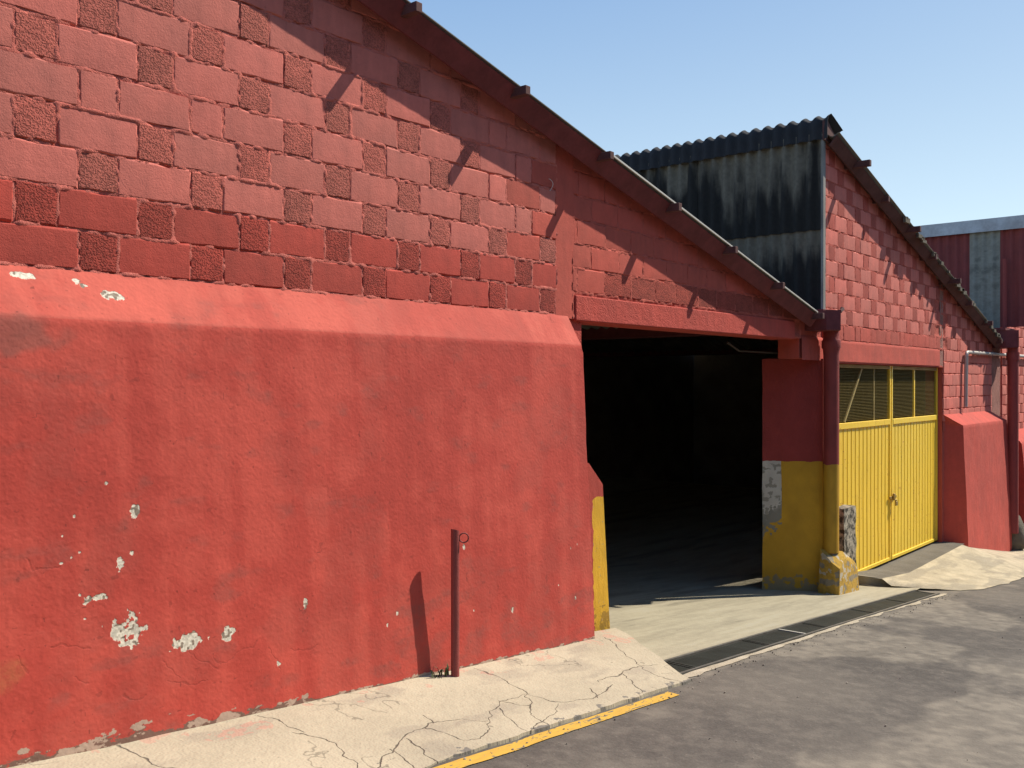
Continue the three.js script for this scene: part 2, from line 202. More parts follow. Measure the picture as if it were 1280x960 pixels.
function blockGeo(w, h, rough, seed, clipY) { // irregular pillow-edged block, front near z = 0
  const us = [0, 0.007 / w, 0.3, 0.5, 0.7, 1 - 0.007 / w, 1], vs = [0, 0.007 / h, 0.5, 1 - 0.007 / h, 1], pos = [], uv = [], idx = [], r = rng(seed), ox = r() * 3, oy = r() * 3;
  const nu = us.length, nv = vs.length, amp = rough ? 0.005 : 0.0022, tx = (r() - 0.5) * 0.006, ty = (r() - 0.5) * 0.008;
  for (let j = 0; j < nv; j++) for (let i = 0; i < nu; i++) {
    const e = i === 0 || j === 0 || i === nu - 1 || j === nv - 1; let x = (us[i] - 0.5) * w, y = (vs[j] - 0.5) * h;
    if (e) { x += (r() - 0.5) * 0.017; y += (r() - 0.5) * 0.02; } else { x += (r() - 0.5) * 0.006; y += (r() - 0.5) * 0.006; }
    const z = (e ? -0.0005 - 0.004 * r() : 0.002 + (r() - 0.5) * amp) + tx * (us[i] - 0.5) * 2 + ty * (vs[j] - 0.5);
    if (clipY) y = Math.min(y, clipY(x)); pos.push(x, y, z); uv.push(x + ox, y + oy);
  }
  const A = (i, j) => j * nu + i;
  for (let j = 0; j + 1 < nv; j++) for (let i = 0; i + 1 < nu; i++) idx.push(A(i, j), A(i + 1, j), A(i + 1, j + 1), A(i, j), A(i + 1, j + 1), A(i, j + 1));
  const ring = []; for (let i = 0; i < nu; i++) ring.push(A(i, 0)); for (let j = 1; j < nv; j++) ring.push(A(nu - 1, j)); for (let i = nu - 2; i >= 0; i--) ring.push(A(i, nv - 1)); for (let j = nv - 2; j > 0; j--) ring.push(A(0, j));
  const base = pos.length / 3; ring.forEach((k) => { pos.push(pos[3 * k], pos[3 * k + 1], -0.03); uv.push(uv[2 * k], uv[2 * k + 1] + 0.02); });
  for (let k = 0; k < ring.length; k++) { const a = ring[k], b = ring[(k + 1) % ring.length], c = base + k, d = base + (k + 1) % ring.length; idx.push(a, d, b, a, c, d); }
  return geo(pos, uv, idx);
}
const geoCache = new Map();
function joints(zone, n, x0, x1) { // vertical joints of course n: list of [xa, xb, isHeader]
  const out = []; const odd = ((n % 2) + 2) % 2;
  if (zone === 'flemish' || zone === 'flemish2') { const P = 0.633, c0 = zone === 'flemish' ? (odd ? 1.981 : 2.296) : (odd ? 0.2 : 0.515); for (let k = Math.floor((x0 - c0) / P) - 1; ; k++) { const c = c0 + k * P, a = c - 0.105, b = c + 0.105, e = c + P - 0.105; if (a > x1) break; out.push([a, b, true], [b, e, false]); } }
  else { const P = 0.42; for (let k = Math.floor(x0 / P) - 1; ; k++) { const a = k * P + (odd ? 0.21 : 0) + 0.03 * (h2(k, n, 5) - 0.5), b = (k + 1) * P + (odd ? 0.21 : 0) + 0.03 * (h2(k + 1, n, 5) - 0.5); if (a > x1) break; out.push([a, b, false]); } }
  return out.map(([a, b, h]) => [Math.max(a, x0), Math.min(b, x1), h]).filter(([a, b]) => b - a > 0.05);
}
function layBlocks(wall, zone, x0, x1, yA, topFn, look, skip, origin) {
  let count = 0; const n0 = Math.round((yA - Y0) / COURSE);
  for (let n = n0; n < n0 + 24; n++) {
    const yb = Y0 + n * COURSE, yt = yb + COURSE;
    for (const [a, b, head] of joints(zone, n, x0, x1)) {
      const top = Math.max(topFn(a), topFn(b)); if (yb > top - 0.05) continue; const cx = (a + b) / 2, cy = (yb + yt) / 2; if (skip && skip(a, b, yb, yt)) continue;
      const gap = 0.004 + 0.008 * R(), w = b - a - gap, h = COURSE - gap, [key, rough] = look(n, cx, head); const clip = Math.min(topFn(a), topFn(b)) < yt ? (x) => topFn(cx + x) - cy - 0.012 : null;
      let g; if (clip) g = blockGeo(w, h, rough, 900 + count, clip); else { const q = Math.round(w * 200) + '|' + rough + '|' + (count % 6); g = geoCache.get(q); if (!g) { g = blockGeo(Math.round(w * 200) / 200, 0.196, rough, 77 + count); geoCache.set(q, g); } }
      const l = tones[key], m = part('block', g, l[Math.floor(R() * l.length)], wall); m.position.set(cx - origin[0], cy - origin[1] + (R() - 0.5) * 0.004, (R() - 0.5) * 0.004 - origin[2]); m.rotation.z = (R() - 0.5) * 0.012; count++;
    }
  }
  return count;
}
function mortar(zone, x0, x1, y0, topFn, origin, res, cut) { // rough mortar bed, bulging out of the joints here and there
  const cache = new Map(); const rows = (n) => { let j = cache.get(n); if (!j) cache.set(n, (j = [...new Set(joints(zone, n, x0, x1).flatMap(([a, b]) => [a, b]))])); return j; };
  const nx = Math.round((x1 - x0) / res), ny = Math.round((topFn(x0) - y0) / res);
  return grid(nx, ny, (u, v) => {
    const x = mix(x0, x1, u), yy = mix(y0, topFn(x0), v), y = Math.min(yy, topFn(x) - 0.01); const n = Math.floor((y - Y0) / COURSE), f = y - Y0 - n * COURSE; let d = Math.min(f, COURSE - f); for (const jx of rows(n)) { const e = Math.abs(x - jx); if (e < d) d = e; }
    const near = Math.exp(-d * d / 0.0007); const b = fbm(x * 22, y * 30, 3, 701), c = fbm(x * 3, y * 3, 2, 703);
    const q = b * 0.8 + c * 0.35, bed = Math.min(f, COURSE - f) < 0.012 ? 1 : 0.45, z = -0.016 + near * (0.0158 + 0.009 * sstep(0.52, 0.8, q) - 0.011 * bed * sstep(0.56, 0.36, q) * (0.35 + 0.65 * vn(x * 5, y * 9, 709)));
    return [x - origin[0], y - origin[1], z - origin[2]];
  }, (p) => [p[0], p[1]]);
}

// ---------------------------------------------------------------- long red warehouse bay with the open doorway
const chips = [[2.24, 1.24, 0.014, 0.014], [2.08, 1.09, 0.01, 0.012], [2.39, 1.08, 0.025, 0.032], [2.02, 1.0, 0.007, 0.007], [2.01, 0.87, 0.012, 0.009], [2.06, 0.89, 0.012, 0.012], [2.1, 0.91, 0.009, 0.009], [2.31, 0.82, 0.025, 0.038], [2.37, 0.87, 0.014, 0.016], [2.13, 0.67, 0.023, 0.021], [2.2, 0.67, 0.032, 0.023], [2.33, 0.49, 0.091, 0.084], [2.67, 0.35, 0.096, 0.049], [2.92, 0.34, 0.038, 0.049], [3.44, 0.42, 0.018, 0.035], [3.24, 0.09, 0.018, 0.025], [2.1, 0.7, 0.009, 0.01], [2.12, 0.58, 0.009, 0.007], [4.84, 0.57, 0.014, 0.023], [5.34, 0.03, 0.018, 0.037], [6.14, -0.02, 0.011, 0.018], [6.1, 0.39, 0.009, 0.018], [6.19, 0.41, 0.007, 0.014], [5.92, 0.12, 0.009, 0.014], [4.18, 0.22, 0.014, 0.014], [4.92, 0.1, 0.009, 0.014], [4.09, 0.16, 0.011, 0.018], [2.33, 2.23, 0.06, 0.035], [2.2, 2.28, 0.03, 0.025], [2.16, 2.3, 0.025, 0.02], [1.9, 2.31, 0.06, 0.02]];
const PX0 = 0, PX1 = 6.6, PA0 = -0.65, PA1 = 2.45;
for (const c of chips) if (c[2] < 0.0145) { c[2] *= 0.75; c[3] *= 0.75; }
const chipAt = (x, a) => { for (const [cx, cy, w, h] of chips) { const dx = (x - cx) / (w * 1.02), dy = (a - cy) / (h * 1.02); if (dx * dx + dy * dy > 4) continue; const e = dx * dx + dy * dy + (fbm(x * 34, a * 34, 4, 801) - 0.5) * 3.4; if (e < 0.75) return 1; } return 0; };
const footAt = (x, a) => { const f = walkY(x, 0.29), n = fbm(x * 16, a * 34, 5, 811), m = fbm(x * 5, 2, 3, 813); const zone = sstep(1.6, 1.9, x) * sstep(3.6, 3.2, x) * 0.075 * m + 0.016; return a - f < zone * (n * 3 - 0.7) ? (n > 0.55 ? 1 : 2) : 0; };
const plCracks = [[[1.84, 0.92], [1.86, 0.89], [1.88, 0.85], [1.97, 0.85], [2.01, 0.87]], [[2.51, 0.27], [2.56, 0.24], [2.62, 0.17]], [[2.82, 0.24], [2.9, 0.19], [2.95, 0.22], [3.1, 0.26]], [[2.07, 0.3], [2.11, 0.27], [2.14, 0.27]], [[1.8, 0.48], [1.82, 0.43], [1.85, 0.39]], [[2.31, 0.17], [2.36, 0.12], [2.43, 0.13]], [[2.66, 0.32], [2.74, 0.23], [2.84, 0.18]], [[3.17, 0.21], [3.23, 0.12], [3.26, 0.05]], [[2.54, 0.17], [2.66, 0.11], [2.78, 0.12]], [[1.76, 0.1], [1.78, 0.13]], [[1.95, 0.47], [2.03, 0.47], [2.13, 0.44]], [[3.33, 0.18], [3.42, 0.14], [3.52, 0.16]]];
const plCrack = (x, a) => { let b = 9; for (const c of plCracks) { if (Math.abs(x - c[0][0]) > 0.5 || Math.abs(a - c[0][1]) > 0.4) continue; const wx = x + 0.05 * (fbm(x * 14, a * 14, 3, 851) - 0.5), wa = a + 0.05 * (fbm(x * 14, a * 14, 3, 853) - 0.5); for (let k = 0; k + 1 < c.length; k++) b = Math.min(b, segDist(wx, wa, c[k], c[k + 1])); } return b / (0.0016 + 0.004 * Math.pow(vn(x * 20, a * 20, 855), 2)); };
const plinthMap = colTex(2048, 1024, (u, v) => {
  const x = mix(PX0, PX1, u), a = mix(PA0, PA1, v);
  const lo = fbm(x * 0.9, a * 0.9, 4, 821), mid = fbm(x * 5, a * 5, 4, 823), hi = fbm(x * 45, a * 45, 3, 825), st = fbm(x * 9, a * 0.7, 4, 827);
  let k = 0.93 + 0.22 * (lo - 0.5) + 0.14 * (mid - 0.5) + 0.13 * (hi - 0.5) + 0.15 * (st - 0.5);
  const f = sstep(0.44, 0.62, st * 0.32 + mid * 0.4 + lo * 0.28); // faded, chalkier paint in streaks
  let c = [mix(0.50, 0.54, f) * k, mix(0.058, 0.076, f) * k, mix(0.039, 0.051, f) * k];
  if (a > 2.066 + 0.008 * (mid - 0.5)) c = [c[0] * 1.04, c[1] * 1.4, c[2] * 1.42]; // ledge tinted paler and less saturated than the face below
  const gr = sstep(0.55, 0.7, fbm(x * 3 + 7, a * 3, 5, 829) + (a < 0.35 ? 0.06 : 0)) * (0.02 + 0.33 * hi); c = [mix(c[0], 0.28, gr), mix(c[1], 0.068, gr), mix(c[2], 0.05, gr)]; // grime
  const sd = Math.hypot((x - 1.85) / 0.42, (a - 1.96) / 0.16) + 1.6 * (mid - 0.5); if (sd < 0.75) { const q = 0.5 * sstep(0.75, 0.3, sd); c = [mix(c[0], 0.22, q), mix(c[1], 0.1, q), mix(c[2], 0.075, q)]; }
  const s2 = Math.hypot((x - 1.72) / 0.18, (a - 0.4) / 0.14) + 1.5 * (mid - 0.5); if (s2 < 0.5) { const q = 0.7 * sstep(0.5, 0.1, s2) * hi; c = [mix(c[0], 0.45, q), mix(c[1], 0.16, q), mix(c[2], 0.06, q)]; }
  if (plCrack(x, a) < 1) c = c.map((e) => e * 0.8);
  const bs = sstep(0.62, 0.84, fbm(x * 4.5, a * 9, 5, 857) + 0.2 * sstep(0.4, 0.05, Math.abs(a - walkY(x, 0.29) - 0.18)) * sstep(3.4, 4.4, x)) * (0.1 + 0.5 * hi); c = [mix(c[0], 0.23, bs), mix(c[1], 0.07, bs), mix(c[2], 0.055, bs)]; // splashed mud
  const pit = vn(x * 55, a * 55, 835); if (pit > 0.965) c = c.map((e) => e * 0.6); else { const p2 = vn(x * 21, a * 21, 836) + 0.25 * hi; if (p2 > 1.1) c = c.map((e) => e * 0.76); }
  if (chipAt(x, a)) { const g = 0.55 + 0.5 * vn(x * 120, a * 120, 837); const d = vn(x * 60, a * 60, 839) > 0.72; return d ? [0.3 * g, 0.24 * g, 0.18 * g] : [0.80 * g, 0.74 * g, 0.60 * g]; }
  const ft = footAt(x, a); if (ft === 1) return [0.46 * k, 0.33 * k, 0.25 * k]; if (ft === 2) return [0.2 * k, 0.11 * k, 0.08 * k];
  return c;
}, THREE.MirroredRepeatWrapping);
const plinthBump = greyTex(2048, 1024, (u, v) => { const x = mix(PX0, PX1, u), a = mix(PA0, PA1, v); let h = 0.5 + 0.22 * (fbm(x * 7, a * 7, 4, 841) - 0.5) + 0.30 * (fbm(x * 60, a * 60, 3, 843) - 0.5); if (plCrack(x, a) < 1.4) h -= 0.11; if (chipAt(x, a)) h -= 0.22; h += 0.35 * Math.max(0, fbm(x * 26, a * 26, 3, 845) - 0.62); return clamp(h); }, THREE.MirroredRepeatWrapping);
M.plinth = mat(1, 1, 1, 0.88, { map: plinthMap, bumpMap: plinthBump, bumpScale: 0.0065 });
M.plaster = mat(0.52, 0.07, 0.047, 0.88, { map: sized(mottle, 1.5), bumpMap: sized(grain, 1.1), bumpScale: 0.012 });
M.redPaint = mat(0.42, 0.062, 0.05, 0.75, { map: sized(mottle, 1.2), bumpMap: sized(grain, 0.9), bumpScale: 0.004 });
M.maroon = mat(0.19, 0.04, 0.042, 0.8, { map: sized(rustMap, 0.8) });
M.pipeRed = mat(0.30, 0.052, 0.044, 0.7, { map: sized(mottle, 0.9) });
M.fibre = mat(0.20, 0.19, 0.165, 0.95, { map: sized(concMap, 1.3) });
M.darkWood = mat(0.12, 0.05, 0.045, 0.9, { map: sized(rustMap, 0.5) });
M.edge = mat(0.55, 0.53, 0.48, 0.6, { metalness: 0.3 });
M.inner = mat(0.42, 0.37, 0.31, 1, { map: sized(concMap, 2.5) });
M.galv = mat(0.42, 0.42, 0.42, 0.5, { metalness: 0.5 });

function profileZ(a, p) { // plinth section: a = height along the face, then up the sloping ledge
  if (a <= p.yf) return mix(p.zFoot, p.zTop, clamp((a + 0.4) / (p.yf + 0.4)));
  return mix(p.zTop, 0.0, (a - p.yf) / (p.A - p.yf));
}
function plinth(p, cols, rows, uvFn, amp = 0.014) {
  const A0 = p.a0, A = p.A, pts = (x, a) => {
    const t = (a - p.yf) / (A - p.yf); let y = a <= p.yf ? a : mix(p.yf, p.yb, t), z = profileZ(a, p); 
    z += amp * (fbm(x * 1.6, a * 1.6, 4, p.seed) - 0.5) * 2 * (a > A - 0.02 ? 0 : 1) + 0.004 * (fbm(x * 12, a * 12, 2, p.seed + 9) - 0.5);
    y += 0.012 * (fbm(x * 2.3, 4, 3, p.seed + 3) - 0.5) * (a >= p.yf ? 1 : 0); return [x, y, z];
  };
  const end = (a) => p.x1 + 0.014 * (fbm(a * 5, 2, 3, p.seed + 5) - 0.5) - (a > p.yf - 0.05 ? 0.015 : 0), beg = (a) => p.x0 + 0.014 * (fbm(a * 5, 8, 3, p.seed + 6) - 0.5);
  const o = p.origin, S = (q) => [q[0] - o[0], q[1] - o[1], q[2] - o[2]];
  const A_ = (v) => (v < 0.86 ? mix(A0, p.yf, v / 0.86) : mix(p.yf, A, (v - 0.86) / 0.14));
  const face = grid(cols, rows, (u, v) => { const a = A_(v), x = mix(beg(a), end(a), u); return S(pts(x, a)); }, (q, u, v) => { const a = A_(v); return uvFn(mix(beg(a), end(a), u), a); });
  const cap = (right) => grid(3, rows, (u, v) => { const a = A_(v), x = right ? end(a) : beg(a), q = pts(x, a); const zz = mix(right ? q[2] : -0.02, right ? -0.02 : q[2], u); return S([x + (right ? -0.01 : 0.01) * (right ? u : 1 - u), q[1], zz]); }, (q, u, v) => { const a = A_(v); return uvFn((right ? p.x1 : p.x0) + q[2] * 0.7, a); });
  return merge([face, cap(true), cap(false)]);
}
function corrugated(dirFn, nSlope, z0, z1, pitch, amp, T) { // dirFn(t) -> {x,y,nx,ny}; waves run along the slope, profile in z
  const waves = Math.abs(z1 - z0) / pitch, nz = Math.round(waves * 8);
  return sheet(nz, nSlope, (u, v) => { const z = mix(z0, z1, u), q = dirFn(v), w = amp * Math.cos((z - z0) / pitch * Math.PI * 2); return [q.x + q.nx * w, q.y + q.ny * w, z]; }, T, (p) => [p[2], p[0] + p[1]]);
}
function board(x0, x1, top, d0, d1, z0, z1) { // raking board under the eave, leaning back towards the wall
  const q = (x, d, z) => [x, top(x) - d, z], t = 0.022; return hull([q(x0, d0, z0), q(x1, d0, z0), q(x0, d1, z1), q(x1, d1, z1), q(x0, d0 - t * 0.2, z0 - t), q(x1, d0 - t * 0.2, z0 - t), q(x0, d1 - t * 0.2, z1 - t), q(x1, d1 - t * 0.2, z1 - t)]);
}
const O1 = [6, -0.5, 0];
const W1 = thing('warehouse', 'long red block warehouse bay with a plastered plinth and a dark open doorway', 'warehouse', O1, 'red sawtooth warehouse bays');
const sub = (o) => (g) => g.translate(-o[0], -o[1], -o[2]);
const L1 = sub(O1);
{
  const wallTop = (x) => roof1(x) - 0.05;
  const core = part('wall', L1(extr([[-1.5, -0.9], [6.6, -0.9], [6.6, 2.3], [11.22, 2.3], [11.22, wallTop(11.22) - 0.01], [-1.5, wallTop(-1.5) - 0.01]], -0.32, -0.022)), M.plaster, W1);
  part('mortar', mortar('flemish', 0.4, 6.22, 2.3, wallTop, O1, 0.0125), mortarM.pink, core);
  part('mortar', mortar('running', 6.44, 11.22, 2.3, wallTop, O1, 0.016), mortarM.rose, core);
  layBlocks(core, 'flemish', 0.4, 6.22, 2.325, wallTop, (n, x, head) => { if (n < 0) return head ? ['bandR', true] : ['band', false]; if (head) return (x > 5.3 && n > 0) || h2(Math.round(x * 50), n, 77) > 0.86 ? ['pink', false] : ['pinkR', true]; return x > 5.6 && n < 4 ? ['brick', false] : ['pink', false]; }, null, O1);
  layBlocks(core, 'running', 6.44, 11.2, 2.535, wallTop, (n, x) => (n === -1 ? (x > 6.95 ? ['brickR', true] : ['brick', false]) : ['brick', false]), null, O1);
  const pil = grid(6, 60, (u, v) => { const x = mix(6.2, 6.46, u), y = mix(2.3, wallTop(6.435) - 0.01, v); return [x, y, 0.001 + 0.006 * (fbm(x * 9, y * 5, 3, 851) - 0.5)]; });
  part('concrete_column', L1(pil), tones.brick[2], W1);
  part('lintel', L1(box(6.47, 11.02, 2.285, 2.51, -0.3, 0.016, 0.014)), M.plaster, W1).userData.label = 'smooth red concrete beam over the open doorway';
  const uv = (x, a) => [(x - PX0) / (PX1 - PX0), (a - PA0) / (PA1 - PA0)];
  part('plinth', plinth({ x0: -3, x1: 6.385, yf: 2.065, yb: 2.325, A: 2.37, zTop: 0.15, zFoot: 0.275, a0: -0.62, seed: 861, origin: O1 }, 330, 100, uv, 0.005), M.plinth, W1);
  // yellow-footed guard on the jamb
  const gpts = [[6.3, 1.05, 0.015], [6.66, 1.04, 0.015], [6.875, 0.835, 0.015], [7.0, -0.85, 0.03], [6.3, -0.85, 0.03], [6.3, 1.05, -0.36], [6.66, 1.04, -0.36], [6.875, 0.835, -0.36], [7.0, -0.85, -0.38], [6.3, -0.85, -0.38]];
  const gm = colTex(256, 512, (u, v) => { const x = 6.3 + u * 0.8, y = -1 + v * 2.2, n = fbm(x * 14, y * 14, 4, 871), k = 0.85 + 0.35 * (fbm(x * 5, y * 5, 4, 873) - 0.5); if (y + 0.16 * (n - 0.5) > 0.72 || x + 0.05 * (n - 0.5) < 6.715 + 0.03 * clamp(-y)) return [0.51 * k, 0.07 * k, 0.047 * k]; if (vn(x * 40, y * 40, 875) > 0.93) return [0.5, 0.33, 0.12]; const d = y < -0.25 && n > 0.55 ? 0.6 : 1; return [0.82 * k * d, 0.47 * k * d, 0.026 * k]; }, THREE.ClampToEdgeWrapping);
  const gg = hull(gpts); { const p = gg.attributes.position, t = gg.attributes.uv; for (let i = 0; i < p.count; i++) t.setXY(i, (p.getX(i) - 6.3) / 0.8, (p.getY(i) + 1) / 2.2); }
  part('jamb_guard', L1(gg), mat(1, 1, 1, 0.85, { map: gm, bumpMap: sized(grain, 0.4), bumpScale: 0.01 }), W1).userData.label = 'jamb guard painted yellow below a red sloping top';
  // roof, fascia, purlins
  const sl = 0.247, nl = Math.hypot(1, sl), nx = sl / nl, ny = 1 / nl;
  part('roof', L1(corrugated((t) => { const x = mix(-1.5, 11.45, t); return { x, y: roof1(x) - 0.018, nx, ny }; }, 6, 0.2, -12, 0.177, 0.018, [0, -0.007, 0])), M.fibre, W1);
  part('fascia', L1(board(-1.5, 11.3, roof1, 0.03, 0.165, 0.198, 0.1)), M.maroon, W1);
  part('edge_trim', L1(extr([[6.72, roof1(6.72) + 0.012], [6.72, roof1(6.72) - 0.004], [11.25, roof1(11.25) - 0.004], [11.25, roof1(11.25) + 0.012]], 0.16, 0.212)), M.edge, W1);
  for (let k = 0; k < 7; k++) { const x = 4.33 + 1.145 * k; const g = box(x - 0.03, x + 0.03, roof1(x) - 0.1, roof1(x) - 0.022 - 0.01 * h2(k, 4, 4), -0.6, 0.30 + 0.03 * (h2(k + 9, 1, 3) - 0.5), 0.006); part('purlin', L1(g), M.darkWood, W1); }
  // shut the sides and back of the hall
  part('side_wall', L1(box(-1.7, -1.5, -0.9, 5.8, -12.2, 0)), M.inner, W1);
  part('back_wall', L1(box(-1.7, 11.5, -1.8, 5.8, -12.3, -12.05)), M.inner, W1);
  // gutter in the valley and its downpipe
  const gut = [box(11.4, 11.42, 2.43, 2.655, -12, 0.255), box(11.80, 11.82, 2.43, 2.655, -12, 0.255), box(11.4, 11.82, 2.41, 2.43, -12, 0.255), extr2([[11.4, 0.256], [11.58, 0.37], [11.82, 0.256]], 2.41, 2.66), box(11.44, 11.62, 2.66, 2.675, 0.05, 0.2)];
  const gt = part('gutter', L1(merge(gut)), M.maroon, W1);
  part('strap', L1(merge([bar([11.6, 2.65, 0.36], [11.75, 2.69, 0.34], 0.035, 0.02), bar([11.7, 2.7, 0.34], [11.76, 2.65, 0.3], 0.03, 0.02)])), M.darkWood, gt);
  const px = 11.83, pzz = 0.15, lathe = new THREE.LatheGeometry([[0.1, 2.41], [0.1, 2.36], [0.105, 2.3], [0.12, 2.29], [0.12, 2.2], [0.105, 2.18], [0.098, 2.1], [0.098, 1.0], [0.098, -0.45]].map(([r, y]) => new THREE.Vector2(r, y)), 28); lathe.translate(px, 0, pzz);
  const pm = colTex(64, 1024, (u, v) => { const y = -0.45 + v * 2.86, n = fbm(u * 8, y * 6, 4, 881), k = 0.85 + 0.4 * (n - 0.5); return y + 0.05 * (n - 0.5) > 0.69 ? [0.30 * k, 0.048 * k, 0.04 * k] : [0.58 * k, 0.325 * k, 0.022 * k]; });
  { const p = lathe.attributes.position, t = lathe.attributes.uv; for (let i = 0; i < p.count; i++) t.setY(i, (p.getY(i) + 0.45) / 2.86); }
  part('downpipe', L1(lathe), mat(1, 1, 1, 0.7, { map: pm, bumpMap: sized(grain, 0.5, 0.3), bumpScale: 0.004 }), W1).userData.label = 'downpipe painted red above and yellow below';
  // pier beside the doorway
  const s = [[11.42, -0.62], [11.86, 0.03]]; // footprint of the face towards the doorway
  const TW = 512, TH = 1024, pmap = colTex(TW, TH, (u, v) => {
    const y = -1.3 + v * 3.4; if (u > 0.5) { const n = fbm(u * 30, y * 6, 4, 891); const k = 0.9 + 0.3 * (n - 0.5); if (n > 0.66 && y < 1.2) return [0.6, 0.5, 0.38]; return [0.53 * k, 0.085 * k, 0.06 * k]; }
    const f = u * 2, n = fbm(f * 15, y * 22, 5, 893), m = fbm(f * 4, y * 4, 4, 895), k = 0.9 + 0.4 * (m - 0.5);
    if (y + 0.02 * (n - 0.5) > 0.74) return [0.34 * k, 0.045 * k, 0.036 * k];  // doorway-side red darker than the front: shade of this face painted in
    if (f < 0.31 + 0.015 * (n - 0.5)) { const peel = y + 0.5 * (n - 0.5) - 0.55 * (f - 0.1); if (peel > 0.06) return n > 0.58 ? [0.3, 0.28, 0.22] : [0.62 * k, 0.58 * k, 0.48 * k]; if (peel > -0.18) return [0.26 * k, 0.245 * k, 0.19 * k]; }
    if (y < -0.88 + 0.5 * (n - 0.45)) return [0.34 * k, 0.26 * k, 0.13 * k]; return [0.62 * k, 0.34 * k, 0.022 * k];
  }, THREE.ClampToEdgeWrapping);
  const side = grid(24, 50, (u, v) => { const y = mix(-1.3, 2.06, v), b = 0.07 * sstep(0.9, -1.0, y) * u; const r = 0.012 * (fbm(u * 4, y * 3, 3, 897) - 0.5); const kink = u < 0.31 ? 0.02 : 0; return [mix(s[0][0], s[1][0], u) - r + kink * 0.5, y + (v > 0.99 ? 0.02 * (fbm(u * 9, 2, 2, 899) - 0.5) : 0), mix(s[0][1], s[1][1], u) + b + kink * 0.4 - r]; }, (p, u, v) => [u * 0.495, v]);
  const front = grid(8, 50, (u, v) => { const y = mix(-1.3, 2.06, v), b = 0.07 * sstep(0.9, -1.0, y); return [mix(s[1][0], 12.32, u), y, s[1][1] + b]; }, (p, u, v) => [0.51 + 0.48 * u, v]);
  const topP = grid(1, 1, (u, v) => (v ? [[s[0][0], 2.06, s[0][1]], [12.32, 2.06, -0.62]] : [[s[1][0], 2.06, s[1][1]], [12.32, 2.06, s[1][1]]])[Math.round(u)], () => [0.3, 0.95]);
  const rightP = grid(1, 1, (u, v) => [12.32, v ? 2.06 : -1.3, u ? -0.62 : 0.03], (p, u, v) => [0.8, v]);
  part('pier', L1(merge([side, front, topP, rightP])), mat(1, 1, 1, 0.85, { map: pmap, bumpMap: sized(grain, 0.5, 0.3), bumpScale: 0.012 }), W1).userData.label = 'doorway pier red above with shade painted into its doorway face, yellow below with peeling white';
}

// ---------------------------------------------------------------- second bay: gable of blocks, fibre-cement clerestory, yellow gate opening
const O2 = [16, -1.2, 0], L2 = sub(O2);
const W2 = thing('warehouse', 'red block gable bay with black stained corrugated side and the yellow gate', 'warehouse', O2, 'red sawtooth warehouse bays');
const GX0 = 12.36, GX1 = 17.28, GT = 2.035;
const stainMap = (seed, light, off) => colTex(1024, 512, (u, v) => { // u over 4 m of depth, v over the height of one sheet row
  const z = u * 4, y = v * 1.25; const big = fbm(z * 0.9 + seed, y * 0.9, 4, seed), st = fbm(z * 7, y * 1.1, 5, seed + 3), hi = fbm(z * 40, y * 30, 3, seed + 5);
  const b = sstep(0.34, 0.56, st * 0.6 + big * 0.55 - light * (v - 0.45) - off); const k = 0.75 + 0.5 * hi;
  return [mix(0.155, 0.019, b) * k, mix(0.138, 0.018, b) * k, mix(0.105, 0.016, b) * k];
}, THREE.MirroredRepeatWrapping);
